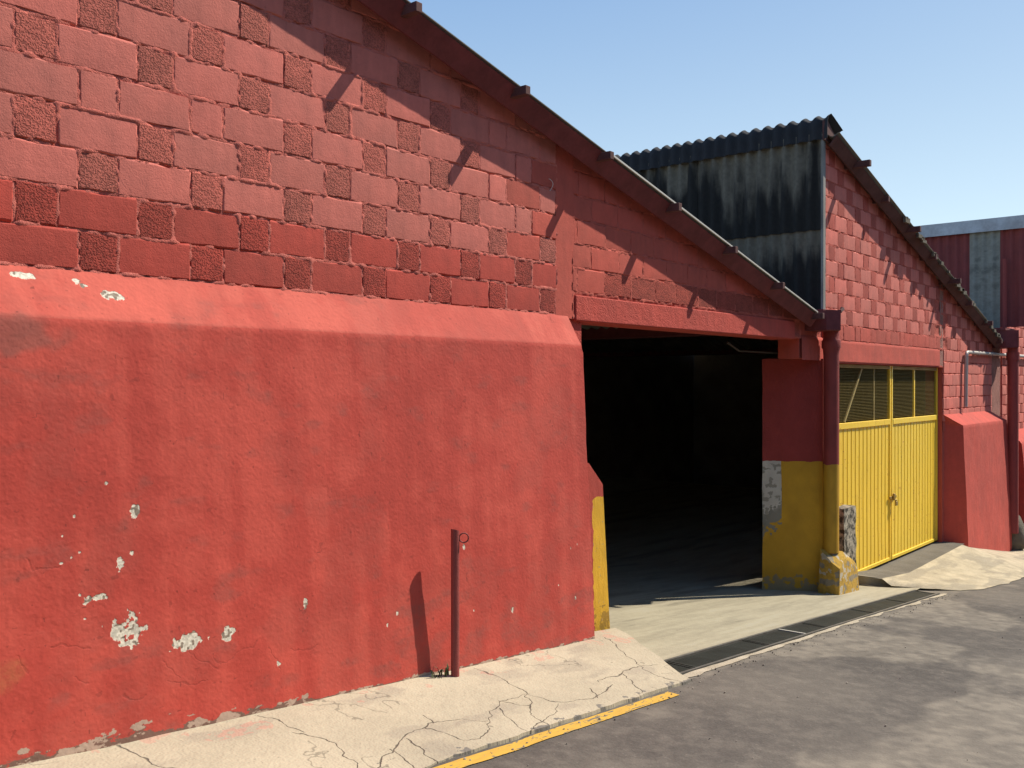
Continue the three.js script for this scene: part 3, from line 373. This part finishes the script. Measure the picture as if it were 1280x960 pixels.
{
  const wallTop = (x) => roof2(x) - 0.05;
  const wall = part('wall', L2(extr([[11.9, -1.5], [GX0, -1.5], [GX0, GT], [GX1, GT], [GX1, -1.9], [21.35, -2.1], [21.35, wallTop(20.6)], [20.6, wallTop(20.6)], [11.985, wallTop(11.985) - 0.01], [11.985, 2.72], [11.22, 2.62], [11.22, 2.055], [11.9, 2.055]], -0.3, -0.022)), tones.brick[1], W2);
  part('mortar', mortar('flemish2', 11.95, 20.6, 2.3, wallTop, O2, 0.022), mortarM.rose, wall);
  const n = layBlocks(wall, 'flemish2', 11.95, 20.6, 2.325, wallTop, (r, x, head) => (r <= -2 && x < 17 ? ['brick', false] : head ? ['roseR', false] : ['rose', false]), (a, b) => a < 17.28 && b > 17.08, O2);
  part('mortar', grid(60, 60, (u, v) => { const x = mix(17.3, 20.95, u), y = mix(0.9, 2.31, v); return [x - O2[0], y - O2[1], -0.012 + 0.008 * (fbm(x * 9, y * 9, 2, 907) - 0.5)]; }), mortarM.rose, wall);
  layBlocks(wall, 'running', 17.3, 20.6, 1.065, () => 2.33, (r, x) => ['rose', false], null, O2);
  part('plaster_band', L2(merge([grid(120, 10, (u, v) => { const x = mix(11.24, 17.06, u), y = mix(GT + 0.002, 2.34, v); return [x, y, 0.006 - (v > 0.99 ? 0.018 : 0) + 0.006 * (fbm(x * 3, y * 5, 3, 909) - 0.5)]; }), box(GX0 + 0.004, GX1 - 0.004, GT - 0.02, GT + 0.01, -0.29, -0.005)])), tones.brick[3], W2);
  const raw = mat(0.42, 0.19, 0.155, 0.95, { map: sized(concMap, 0.6), bumpMap: sized(grain, 0.4), bumpScale: 0.02 });
  part('concrete_column', L2(merge([grid(6, 60, (u, v) => { const x = mix(17.08, 17.28, u), y = mix(2.03, wallTop(17.28) - 0.02, v); return [x, y, -0.004 + 0.012 * (fbm(x * 14, y * 6, 3, 911) - 0.5)]; }), grid(6, 60, (u, v) => { const x = mix(20.6, 21.3, u), y = mix(0.9, wallTop(20.6) - 0.02, v); return [x, y, -0.004 + 0.012 * (fbm(x * 14, y * 6, 3, 913) - 0.5)]; })])), raw, W2).userData.label = 'bare grey concrete joint columns between the red blocks';
  // buttress right of the gate
    part('buttress', L2(merge([0, 1, 2].map((f) => grid(f === 1 ? 50 : 8, 60, (u, v) => {
    const low = v < 0.8, t = low ? v / 0.8 : (v - 0.8) / 0.2, y = low ? mix(-1.95, 0.985, t) : mix(0.985, 1.185, t), zf = low ? mix(0.31, 0.222, clamp((y + 1.2) / 2.2)) : mix(0.222, 0.0, t);
    const xl = low ? 17.69 - 0.02 * (1 - t) : mix(17.69, 17.285, t), xr = low ? 20.83 + 0.05 * (1 - t) : mix(20.83, 20.4, t), k = low ? 1 : 1 - t;
    const A = [17.285, -0.13], B = [xl, zf], C = [xr, zf], D = [20.45, -0.02], P = f === 0 ? [A, B] : f === 1 ? [B, C] : [C, D];
    const x = mix(P[0][0], P[1][0], u), n = (fbm(x * 1.5, y * 1.5, 3, 921) - 0.5) * 0.02 * k + (fbm(x * 6, y * 6, 2, 923) - 0.5) * 0.008 * k; return [x, y + n * 0.4, mix(P[0][1], P[1][1], u) + n];
  }, (p) => [p[0] * 0.5, p[1] * 0.5])))), mat(0.55, 0.078, 0.053, 0.88, { map: sized(mottle, 0.8), bumpMap: sized(grain, 0.6), bumpScale: 0.01 }), W2);
  // clerestory of corrugated sheets at the valley: each sheet its own piece
  const pitch = 0.177, sw = pitch * 5.5;
  const top = mat(1, 1, 1, 0.95, { map: stainMap(931, 0.5, 0.07) }), low = mat(1, 1, 1, 0.95, { map: stainMap(951, 0.85, -0.12) });
  [top, low].forEach((m) => m.map.repeat.set(0.25, 1));
  for (let row = 0; row < 2; row++) for (let k = 0; k < 12; k++) {
    const z0 = 0.01 - k * sw * 0.96, z1 = z0 - sw, yb = row ? 2.45 : 3.76, yt = row ? 3.86 : 5.02, xo = 11.90 + (row ? 0.022 : 0) + (k % 2 ? 0.01 : 0);
    part('corrugated_sheet', L2(sheet(44, 1, (u, v) => { const z = mix(z1, z0, u); return [xo - 0.03 * Math.cos((z - 0.01) / pitch * Math.PI * 2), mix(yb, yt, v), z]; }, [0.006, 0, 0], (p) => [p[2] + 12.1, (p[1] - yb) / 1.25])), row ? low : top, W2);
  }
  part('corner_trim', L2(box(11.872, 11.945, 2.7, 5.0, -0.005, 0.028)), mat(0.28, 0.27, 0.25, 0.9, { map: sized(concMap, 0.9) }), W2);
  const cap = [[11.845, 4.93], [11.85, 5.1], [11.87, 5.2], [11.95, 5.245], [12.05, 5.215], [12.35, 5.11]], black = mat(0.028, 0.029, 0.034, 0.95, { map: sized(concMap, 0.8) });
  part('ridge_cap', L2(corrugated((t) => { const q = t * (cap.length - 1), i = Math.min(cap.length - 2, Math.floor(q)), f = q - i, a = cap[i], b = cap[i + 1]; const dx = b[0] - a[0], dy = b[1] - a[1], l = Math.hypot(dx, dy); return { x: mix(a[0], b[0], f), y: mix(a[1], b[1], f), nx: -dy / l, ny: dx / l }; }, 15, 0.10, -12, pitch, 0.026, [0.006, -0.004, 0])), black, W2);
  const sl = 0.279, nl = Math.hypot(1, sl);
  part('ridge_end', L2(hull([[11.86, 4.92, 0.05], [11.86, 5.17, 0.05], [11.95, 5.2, 0.05], [12.5, 4.85, 0.05], [11.86, 4.92, 0.02], [11.86, 5.17, 0.02], [11.95, 5.2, 0.02], [12.5, 4.85, 0.02]])), M.darkWood, W2);
  part('roof', L2(corrugated((t) => { const x = mix(11.93, 20.75, t); return { x, y: roof2(x) - 0.02, nx: sl / nl, ny: 1 / nl }; }, 6, 0.215, -12, pitch, 0.024, [0, -0.007, 0])), M.fibre, W2);
  part('fascia', L2(board(11.93, 20.7, roof2, 0.04, 0.155, 0.19, 0.1)), M.darkWood, W2);
  for (let k = 0; k < 8; k++) { const x = 12.68 + 1.1 * k; part('purlin', L2(box(x - 0.035, x + 0.035, roof2(x) - 0.12, roof2(x) - 0.035, -0.6, 0.30 + (k % 2 ? -0.05 : 0.04) + 0.03 * (h2(k, 3, 8) - 0.5), 0.006)), M.darkWood, W2); }
  const bits = []; for (let k = 0; k < 26; k++) { const x = 14.4 + R() * 6, l = 0.05 + 0.2 * R(); bits.push(box(x, x + l, roof2(x + l) - 0.03 - 0.03 * R(), roof2(x + l) + 0.02 * R(), 0.2, 0.24)); }
  part('roof_edge', L2(merge(bits)), mat(0.13, 0.115, 0.085, 1, { map: sized(concMap, 0.4) }), W2).userData.label = 'broken mossy sheet edge along the gable';
  part('back_wall', L2(box(11.6, 24, -2.2, 5.6, -12.3, -12.05)), M.inner, W2);
  const gx0 = 20.62, gx1 = 21.34, gut = part('gutter', L2(merge([box(gx0, gx1, 2.45, 2.47, -12, 0.26), box(gx0, gx0 + 0.02, 2.47, 2.80, -12, 0.26), box(gx1 - 0.02, gx1, 2.47, 2.80, -12, 0.26), extr2([[gx0, 0.261], [gx0 + 0.12, 0.46], [gx1, 0.261]], 2.45, 2.80), box(gx0 - 0.02, gx1 + 0.04, 2.80, 2.85, -0.3, 0.25)])), M.maroon, W2);
  part('downpipe', L2(merge([bar([20.9, 2.45, 0.32], [20.9, -1.3, 0.32], 0.21, 0.21, true), bar([20.9, 2.36, 0.32], [20.9, 2.2, 0.32], 0.25, 0.25, true)])), M.pipeRed, W2);
  part('vent_pipe', L2(bar([21.2, 2.85, 0.1], [21.2, 4.3, 0.1], 0.09, 0.09, true)), M.pipeRed, W2);
}
// ---------------------------------------------------------------- third bay
{
  const O3 = [24, -1.6, 0], L3 = sub(O3), W3 = thing('warehouse', 'red sawtooth bay with a pale metal flashing and one bare corrugated sheet', 'warehouse', O3, 'red sawtooth warehouse bays');
  const wall = part('wall', L3(extr([[21.36, -2.2], [30, -3], [30, roof3(30) - 0.05], [21.42, roof3(21.42) - 0.05]], -0.3, -0.022)), tones.brick[0], W3);
  layBlocks(wall, 'flemish', 21.44, 25, 0.645, (x) => roof3(x) - 0.06, (n, x, head) => (head ? ['roseR', false] : ['rose', false]), null, O3);
  part('plinth', plinth({ x0: 21.62, x1: 29, yf: 0.5, yb: 0.72, A: 0.9, zTop: 0.33, zFoot: 0.42, a0: -2.6, seed: 941, origin: O3 }, 60, 40, (x, a) => [x, a], 0.02), M.plaster, W3);
  const pitch = 0.177, redS = mat(0.26, 0.055, 0.05, 0.85, { map: sized(mottle, 1.4) }), bare = mat(0.30, 0.30, 0.265, 0.9, { map: sized(streakMap, 0.35, 1.6) });
  const seg = [[0.48, -0.02, redS], [-0.02, -0.62, bare], [-0.6, -1.7, redS], [-1.68, -2.8, redS], [-2.78, -12, redS]];
  seg.forEach(([z0, z1, m], i) => part('corrugated_sheet', L3(sheet(Math.max(8, Math.round((z0 - z1) / pitch * 8)), 1, (u, v) => { const z = mix(z1, z0, u); return [21.38 - 0.01 * (i % 2) - 0.024 * Math.cos(z / pitch * Math.PI * 2), mix(i ? 2.5 : 2.9, 4.98, v), z]; }, [0.006, 0, 0], (p) => [p[2], p[1]])), m, W3));
  part('flashing', L3(extr([[21.29, 4.92], [21.31, 4.92], [21.32, 5.16], [21.9, 5.02], [21.9, 5.04], [21.31, 5.19]], -12, 0.5)), mat(0.50, 0.51, 0.52, 0.45, { metalness: 0.4, map: sized(rustMap, 2) }), W3);
  const nl = Math.hypot(1, 0.27); part('roof', L3(corrugated((t) => { const x = mix(21.4, 30, t); return { x, y: roof3(x) - 0.03, nx: 0.27 / nl, ny: 1 / nl }; }, 6, 0.215, -12, pitch, 0.02, [0, -0.007, 0])), M.fibre, W3);
  part('fascia', L3(board(21.45, 30, roof3, 0.04, 0.2, 0.19, 0.08)), M.maroon, W3);
  part('back_wall', L3(box(24, 30.2, -3, 5.6, -12.3, -12.05)), M.inner, W3); part('side_wall', L3(box(29.9, 30.1, -3, 3, -12.05, -0.3)), M.inner, W3);
}
// ---------------------------------------------------------------- yellow double gate
{
  const gz = -0.11, yb = -1.02, ym = 1.18, yt = 2.01, mid = (GX0 + GX1) / 2 + 0.03, O = [mid, yb, gz], L = sub(O);
  const t = thing('gate', 'yellow double gate of ribbed sheet with a wire mesh top', 'gate', O);
  const gateMap = colTex(1024, 1024, (u, v) => { const a = fbm(u * 5, v * 4, 5, 1031, 5, 4), d = fbm(u * 60, v * 6, 4, 1033, 60, 6), sp = fbm(u * 90, v * 90, 3, 1035, 90, 90); let k = 0.93 + 0.16 * (a - 0.4); let c = [k, k, k]; const g = sstep(0.62, 0.78, d * 0.7 + a * 0.4) * 0.35; c = [mix(c[0], 0.62, g), mix(c[1], 0.55, g), mix(c[2], 0.6, g)]; if (sp + 0.2 * d > 0.93) c = [0.5, 0.32, 0.4]; return c; });
  const ym1 = mat(1, 0.665, 0.052, 0.45, { map: sized(gateMap, 2.6), bumpMap: sized(grain, 1.2), bumpScale: 0.002 }), ym2 = mat(1, 0.69, 0.062, 0.45, { map: sized(gateMap, 3.1), bumpMap: sized(grain, 1.2), bumpScale: 0.002 }), dull = mat(0.42, 0.33, 0.11, 0.65, { map: sized(rustMap, 0.7) });
  const wire = mat(0.22, 0.16, 0.03, 0.7);
  [[GX0 + 0.03, mid - 0.018, ym1], [mid + 0.018, GX1 - 0.02, ym2]].forEach(([a, b, m], leaf) => {
    const w = 0.05, f = (x0, x1, y0, y1, d = 0) => L(box(x0, x1, y0, y1, gz - 0.025, gz + 0.025 + d, 0.006));
    part('frame', merge([f(a, a + w, yb, yt), f(b - w, b, yb, yt), f(a + w, b - w, yb, yb + w)]), m, t);
    part('top_rail', f(a + w, b - w, yt - 0.055, yt - 0.002), dull, t);
    part('middle_rail', L(box(a + w, b - w, ym - 0.085, ym, gz - 0.02, gz + 0.032, 0.006)), m, t);
    const pitch = 0.152, x0 = a + w, x1 = b - w, nr = Math.round((x1 - x0) / pitch), pr = []; for (let k = 0; k < nr; k++) { const p = (x1 - x0) / nr, q = x0 + k * p; pr.push([q, 0], [q + p * 0.74, 0], [q + p * 0.80, -0.010], [q + p * 0.94, -0.010]); } pr.push([x1, 0]);
    const dent = (x, y) => 0.007 * (fbm(x * 1.4, y * 1.1, 3, 961 + leaf) - 0.5);
    const pos = [], uv = [], idx = []; const rows = 16; for (let j = 0; j <= rows; j++) for (const [x, z] of pr) { const y = mix(yb + w, ym - 0.085, j / rows); pos.push(x - O[0], y - O[1], z + 0.012 + dent(x, y)); uv.push(x, y); }
    for (let j = 0; j < rows; j++) for (let i = 0; i + 1 < pr.length; i++) { const A = j * pr.length + i, C = A + pr.length; idx.push(A, A + 1, C + 1, A, C + 1, C); }
    const pg = geo(pos, uv, idx).toNonIndexed(); pg.computeVertexNormals(); part('ribbed_panel', pg, m, t);
    const ws = []; for (let x = x0 + 0.02; x < x1; x += 0.05) ws.push(new THREE.BoxGeometry(0.004, yt - ym - 0.05, 0.003).translate(x - O[0], (yt + ym - 0.05) / 2 - O[1], 0)); for (let y = ym + 0.03; y < yt - 0.06; y += 0.022) ws.push(new THREE.BoxGeometry(x1 - x0, 0.0036, 0.003).translate((x0 + x1) / 2 - O[0], y - O[1], 0.004));
    const mesh = part('wire_mesh', merge(ws), wire, t); mesh.userData.kind = 'stuff';
    if (!leaf) { part('brace', L(bar([12.93, ym + 0.01, gz + 0.012], [13.6, yt - 0.06, gz + 0.012], 0.035, 0.02)), dull, t); part('mesh_stay', L(box(14.12, 14.15, ym, yt - 0.055, gz - 0.008, gz + 0.008)), dull, t); }
    else part('mesh_stay', L(box(15.98, 16.03, ym, yt - 0.055, gz - 0.012, gz + 0.016)), ym1, t);
  });
  const latch = part('latch', L(merge([box(mid - 0.13, mid + 0.17, -0.06, -0.02, gz + 0.03, gz + 0.05, 0.005), box(mid - 0.02, mid + 0.05, -0.085, 0.02, gz + 0.045, gz + 0.075, 0.008)])), mat(0.35, 0.22, 0.05, 0.5, { metalness: 0.4 }), t);
  const ring = new THREE.TorusGeometry(0.028, 0.007, 8, 16, Math.PI); ring.translate(mid + 0.04, -0.10, gz + 0.085); part('padlock', L(merge([ring, box(mid + 0.005, mid + 0.075, -0.17, -0.10, gz + 0.07, gz + 0.1, 0.008)])), mat(0.45, 0.33, 0.12, 0.35, { metalness: 0.7 }), latch);
}
// ---------------------------------------------------------------- threshold and concrete ramp in front of the gate
{
  const strip = mat(0.15, 0.135, 0.11, 0.95, { map: sized(concMap, 1.2), bumpMap: sized(grain, 0.6), bumpScale: 0.008 });
  const sy = (x, z) => mix(-0.93, -1.045, clamp((x - 13) / 1.2)) - 0.012 + 0.02 * clamp(0.4 - z) * 0 + 0.008 * (fbm(x * 3, z * 5, 3, 971) - 0.5);
  const uvz = (p) => [p[0], p[2]];
  struct('threshold', merge([grid(60, 8, (u, v) => { const z = mix(0.42 - 0.1 * u, -0.28, v), x = mix(12.95, 17.4, u); return [x, sy(x, z), z]; }, uvz)]), strip, 'dark cement strip along the foot of the yellow gate');
  const outer = (x) => { const P = [[12.95, 0.55], [13.2, 0.98], [13.5, 1.30], [14.0, 1.47], [15, 1.52], [16.1, 1.5], [18, 1.35], [20, 1.1], [23, 0.9]]; for (let i = 0; i + 1 < P.length; i++) if (x <= P[i + 1][0]) return mix(P[i][1], P[i + 1][1], sstep(P[i][0], P[i + 1][0], x)); return 0.9; };
  const inY = (x) => (x < 17.3 ? sy(x, 0.35) : mix(-1.07, -1.66, clamp((x - 17.3) / 3.4)));
  const ramp = grid(120, 36, (u, v) => { const x = mix(12.95, 23, u), zo = outer(x) + 0.05 * (fbm(x * 3, 3, 3, 981) - 0.5), zi = x < 17.35 ? 0.42 - 0.1 * clamp((x - 12.95) / 4.45) - 0.004 : 0.2; const z = mix(zo, zi, v); const y0 = roadY(x, zo) + 0.008, y1 = inY(x) + 0.004; const b = 0.022 * (fbm(x * 2.2, z * 2.5, 4, 983) - 0.5) * Math.sin(v * Math.PI); return [x, mix(y0, y1, v) + b, z]; }, uvz);
  const rmap = colTex(1024, 256, (u, v) => { // 10 m x 2 m: cream screed with grey trodden streaks, grit and cracks
    const x = u * 10, z = v * 2, a = fbm(x * 1.1 + z * 1.6, z * 4 - x * 0.5, 5, 985), b = fbm(x * 6, z * 6, 4, 986), g = vn(x * 50, z * 50, 987), q = sstep(0.5, 0.64, a) * (0.35 + 0.8 * b); let k = 0.84 + 0.5 * (b - 0.5) + 0.14 * (g - 0.5); if (g > 0.95) k *= 0.6;
    return [mix(0.53, 0.36, q) * k, mix(0.455, 0.315, q) * k, mix(0.315, 0.23, q) * k]; }, THREE.MirroredRepeatWrapping);
  struct('ramp', ramp, mat(1, 1, 1, 0.95, { map: sized(rmap, 10, 2), bumpMap: sized(grain, 0.7), bumpScale: 0.014 }), 'pale concrete ramp rising to the yellow gate and the red buttress');
  struct('step', merge([grid(20, 4, (u, v) => { const z = mix(-0.3, 0.62, u), x = 12.95 + 0.16 * sstep(0.2, 0.62, z); return [x, mix(-1.3, sy(x, z) + 0.004 - 0.06 * sstep(0.3, 0.62, z), v), z]; }, (p) => [p[2], p[1]]), grid(20, 4, (u, v) => { const z = mix(0.62, -0.3, u), x = 12.95 + 0.16 * sstep(0.2, 0.62, z) + v * 0.16; return [x, sy(x, z) + 0.006 - 0.06 * sstep(0.3, 0.62, z) - 0.01 * v, z]; }, uvz)]), mat(0.36, 0.32, 0.25, 0.95, { map: sized(concMap, 0.8), bumpMap: sized(grain, 0.4), bumpScale: 0.015 }), 'low rough concrete step beside the gate ramp');
}
// ---------------------------------------------------------------- small things
{ // chipped guard stone at the foot of the downpipe
  const O = [12.1, -0.98, 0.2], L = sub(O), t = thing('guard_stone', 'chipped yellow and white concrete block at the foot of the red and yellow downpipe', 'guard stone', O);
  const g = hull([[11.62, -1.15, 0.33], [11.9, -1.15, 0.34], [12.36, -1.15, 0.33], [12.36, -1.15, 0.0], [11.62, -1.15, 0.05], [11.62, -0.55, 0.25], [11.88, -0.52, 0.31], [11.95, -0.44, 0.25], [12.3, -0.62, 0.28], [12.33, -0.72, 0.31], [12.3, -0.55, 0.04], [11.7, -0.40, 0.06], [11.66, -0.62, 0.33]]);
  const tex = colTex(256, 256, (u, v) => { const n = fbm(u * 7, v * 7, 6, 991, 7, 7), k = 0.8 + 0.5 * (fbm(u * 20, v * 20, 3, 993, 20, 20) - 0.3); return n > 0.64 ? [0.66 * k, 0.59 * k, 0.45 * k] : n > 0.36 ? [0.62 * k, 0.38 * k, 0.06 * k] : [0.34 * k, 0.29 * k, 0.2 * k]; });
  part('body', L(g), mat(1, 1, 1, 0.95, { map: sized(tex, 0.7), bumpMap: sized(grain, 0.3), bumpScale: 0.015 }), t);
}
{ // stub of a concrete post, paint gone
  const O = [12.45, -0.98, 0.1], L = sub(O), t = thing('concrete_post', 'rough grey weathered concrete stub standing before the yellow gate', 'post', O);
  const tex = colTex(256, 256, (u, v) => { const n = fbm(u * 12, v * 12, 4, 1001, 12, 12), k = 0.6 + 0.8 * (fbm(u * 30, v * 30, 3, 1003, 30, 30) - 0.3); return n > 0.54 ? [0.72 * k, 0.64 * k, 0.5 * k] : n < 0.39 ? [0.08, 0.07, 0.05] : [0.42 * k, 0.37 * k, 0.29 * k]; });
  const gg = grid(1, 1, () => [0, 0, 0]); const post = new THREE.BoxGeometry(0.42, 1.15, 0.16, 8, 20, 4); post.translate(12.42, -0.5, 0.1); { const p = post.attributes.position; for (let i = 0; i < p.count; i++) { const x = p.getX(i), y = p.getY(i), z = p.getZ(i); p.setXYZ(i, x + 0.03 * (fbm(y * 9, z * 9, 3, 1005) - 0.5), y + 0.02 * (fbm(x * 9, z * 9, 2, 1006) - 0.5), z + 0.035 * (fbm(x * 9, y * 9, 3, 1007) - 0.5)); } post.computeVertexNormals(); }
  part('body', L(muv(post)), mat(1, 1, 1, 0.97, { map: sized(tex, 0.55), bumpMap: sized(poreBump, 0.25), bumpScale: 0.02 }), t);
}
{ // stone at the foot of the far downpipe
  const O = [21.1, -1.6, 0.3], t = thing('stone', 'rough grey stone leaning at the foot of the far downpipe', 'stone', O);
  const g = new THREE.IcosahedronGeometry(0.3, 4); { const p = g.attributes.position; for (let i = 0; i < p.count; i++) { const x = p.getX(i), y = p.getY(i), z = p.getZ(i), k = 1 + 0.5 * (fbm(x * 4 + 9, y * 4 + z * 3, 4, 1011) - 0.5), tp = 1 - 0.45 * clamp(y / 0.3 * 0.5 + 0.5); p.setXYZ(i, x * k * tp * 0.95, y * k * 1.25 + 0.3, z * k * tp * 0.9); } g.computeVertexNormals(); }
  part('body', muv(g), mat(0.25, 0.22, 0.17, 1, { map: sized(concMap, 0.6), bumpMap: sized(poreBump, 0.4), bumpScale: 0.02 }), t);
}
{ // red steel post with a ring, in front of the plinth
  const z = 0.37, x = 4.60, yb = walkY(x, z) - 0.02, yt = 0.735, O = [x, yb, z], L = sub(O), t = thing('steel_post', 'thin dark red steel post with a ring standing by the long red wall', 'post', O);
  const m = mat(0.27, 0.05, 0.045, 0.6, { map: sized(mottle, 0.5), bumpMap: sized(grain, 0.3), bumpScale: 0.003 });
  const c = new THREE.CylinderGeometry(0.029, 0.029, yt - yb, 24, 8, true); c.translate(x, (yt + yb) / 2, z); const ci = new THREE.CylinderGeometry(0.024, 0.024, yt - yb, 24, 1, true); ci.translate(x, (yt + yb) / 2, z); const rg = new THREE.RingGeometry(0.024, 0.029, 24); rg.rotateX(-Math.PI / 2); rg.translate(x, yt, z);
  const slope = (g) => { const p = g.attributes.position; for (let i = 0; i < p.count; i++) if (p.getY(i) > yt - 0.02) p.setY(i, p.getY(i) + (p.getX(i) - x) * -0.35); return g; };
  part('tube', L(muv(merge([slope(c), slope(ci), slope(rg)]))), m, t);
  const r = new THREE.TorusGeometry(0.032, 0.005, 10, 28); r.rotateY(-0.75); r.translate(x + 0.045, yt - 0.055, z + 0.04); part('ring', L(r), m, t);
}
{ // weeds at the foot of the post
  const O = [4.5, walkY(4.5, 0.32), 0.33], t = thing('weed', 'small dark weed tuft between the steel post and the red wall', 'weed', O), gm = mat(0.07, 0.085, 0.03, 0.9), r = rng(5);
  for (let k = 0; k < 16; k++) { const a = r() * 6.28, l = 0.03 + 0.05 * r(), w = 0.004 + 0.004 * r(), x = (r() - 0.5) * 0.14, z = (r() - 0.5) * 0.04, c = Math.cos(a), s = Math.sin(a); const g = geo([x - s * w, -0.01, z + c * w, x + s * w, -0.01, z - c * w, x + c * l * 0.35 - s * w, l * 0.7, z + s * l * 0.35 + c * w, x + c * l * 0.35 + s * w, l * 0.7, z + s * l * 0.35 - c * w, x + c * l * 0.8, l * 0.85, z + s * l * 0.8], [0, 0, 1, 0, 0, 0.7, 1, 0.7, 0.5, 1], [0, 1, 3, 0, 3, 2, 2, 3, 4]); part('leaf', g, gm, t); }
}
{ // grit lying along the broken asphalt edge
  const g = new THREE.IcosahedronGeometry(1, 1); { const p = g.attributes.position; for (let i = 0; i < p.count; i++) { const k = 0.75 + 0.5 * vn(p.getX(i) * 2 + 5, p.getY(i) * 2 + p.getZ(i) * 3, 1021); p.setXYZ(i, p.getX(i) * k, p.getY(i) * k * 0.6, p.getZ(i) * k); } g.computeVertexNormals(); }
  const N = 900, im = new THREE.InstancedMesh(g, mat(0.26, 0.235, 0.2, 1, {}), N), r = rng(19), m = new THREE.Matrix4(), q = new THREE.Quaternion(), e = new THREE.Euler(), c = new THREE.Color();
  for (let k = 0; k < N; k++) { const edge = r() < 0.72; const x = edge ? 2 + 11 * r() : 1.5 + 14 * r(), z = edge ? 1.27 + (x < 6 ? 0.12 : 0.0) + 0.22 * r() * r() : 1.5 + 5 * r(), s = 0.002 + 0.007 * Math.pow(r(), 4); e.set(r() * 3, r() * 6, r() * 3); m.compose(new THREE.Vector3(x, roadY(x, z) + s * 0.4 + 0.004, z), q.setFromEuler(e), new THREE.Vector3(s, s, s)); im.setMatrixAt(k, m); const t = 0.5 + r(); im.setColorAt(k, c.setRGB(t, t * 0.97, t * 0.92)); }
  im.name = 'gravel'; im.userData = { kind: 'stuff', label: 'loose grit and small stones along the asphalt edge', category: 'gravel' }; im.castShadow = im.receiveShadow = true; scene.add(im);
}
{ // bare conduit on the second bay
  const O = [18.52, 1.25, 0.06], L = sub(O), t = thing('conduit', 'thin grey pipe bent over the red blocks beside the far gutter', 'pipe', O);
  const cv = new THREE.CurvePath(); const V = (...a) => new THREE.Vector3(...a); cv.add(new THREE.LineCurve3(V(18.46, 1.3, 0.06), V(18.50, 2.24, 0.06))); cv.add(new THREE.QuadraticBezierCurve3(V(18.50, 2.24, 0.06), V(18.5, 2.31, 0.06), V(18.58, 2.31, 0.06))); cv.add(new THREE.LineCurve3(V(18.58, 2.31, 0.06), V(24.5, 2.34, 0.06)));
  part('tube', L(new THREE.TubeGeometry(cv, 90, 0.034, 10)), mat(0.45, 0.40, 0.36, 0.5, { metalness: 0.3 }), t);
  const clips = [19.3, 20.3].map((cx) => bar([cx, 2.27, 0.02], [cx, 2.36, 0.02], 0.03, 0.14)); part('clip', L(merge(clips)), mat(0.3, 0.22, 0.2, 0.7), t);
}
{ // bent wire hooked out of the wall
  const O = [6.1, 3.4, 0], t = thing('wire', 'short pale bent wire sticking out of the red wall under the eave', 'wire', O);
  const cv = new THREE.CatmullRomCurve3([[0.0, 0.06, -0.02], [0.015, 0.045, 0.015], [0.035, 0.015, 0.025], [0.02, -0.03, 0.02], [0.0, -0.05, 0.02]].map((p) => new THREE.Vector3(...p)));
  part('strand', new THREE.TubeGeometry(cv, 24, 0.0025, 6), mat(0.6, 0.55, 0.48, 0.6), t);
}
{ // sliding-door track seen inside the doorway
  const O = [10.45, 2.1, -0.35], t = thing('door_track', 'pale steel bar bracketed under the beam inside the doorway', 'rail', O);
  part('bar', merge([bar([-0.5, 0.12, 0], [-0.1, 0.03, -0.05], 0.018), bar([-0.1, 0.03, -0.05], [1.2, 0.03, -0.05], 0.02)]), mat(0.07, 0.055, 0.045, 0.9), t);
}
{ // unseen warehouse added behind the camera, sized to hide low sky from the shaded walls
  const O = [8, G(8) - 0.3, 12.5], t = thing('added_sky_blocker', 'unseen plastered warehouse with three metal doors, added across the street to block low sky light', 'warehouse', O);
  part('wall', box(-30, 30, -2.5, 8.2, -0.15, 0.15), mat(0.22, 0.19, 0.16, 0.95, { map: sized(concMap, 2.4), bumpMap: sized(grain, 1.5), bumpScale: 0.01 }), t);
  part('coping', box(-30.1, 30.1, 8.205, 8.35, -0.25, 0.25), mat(0.32, 0.3, 0.26, 0.95, { map: sized(concMap, 1.1) }), t);
  part('roof', box(-30, 30, 7.7, 7.8, 0.155, 9), M.fibre, t);
  for (const x of [-14, 2, 18]) part('door', box(x, x + 4, -1.2, 3.2, -0.21, -0.155, 0.01), mat(0.12, 0.16, 0.17, 0.6, { map: sized(rustMap, 1.5) }), t);
}
renderer.render(scene, camera);
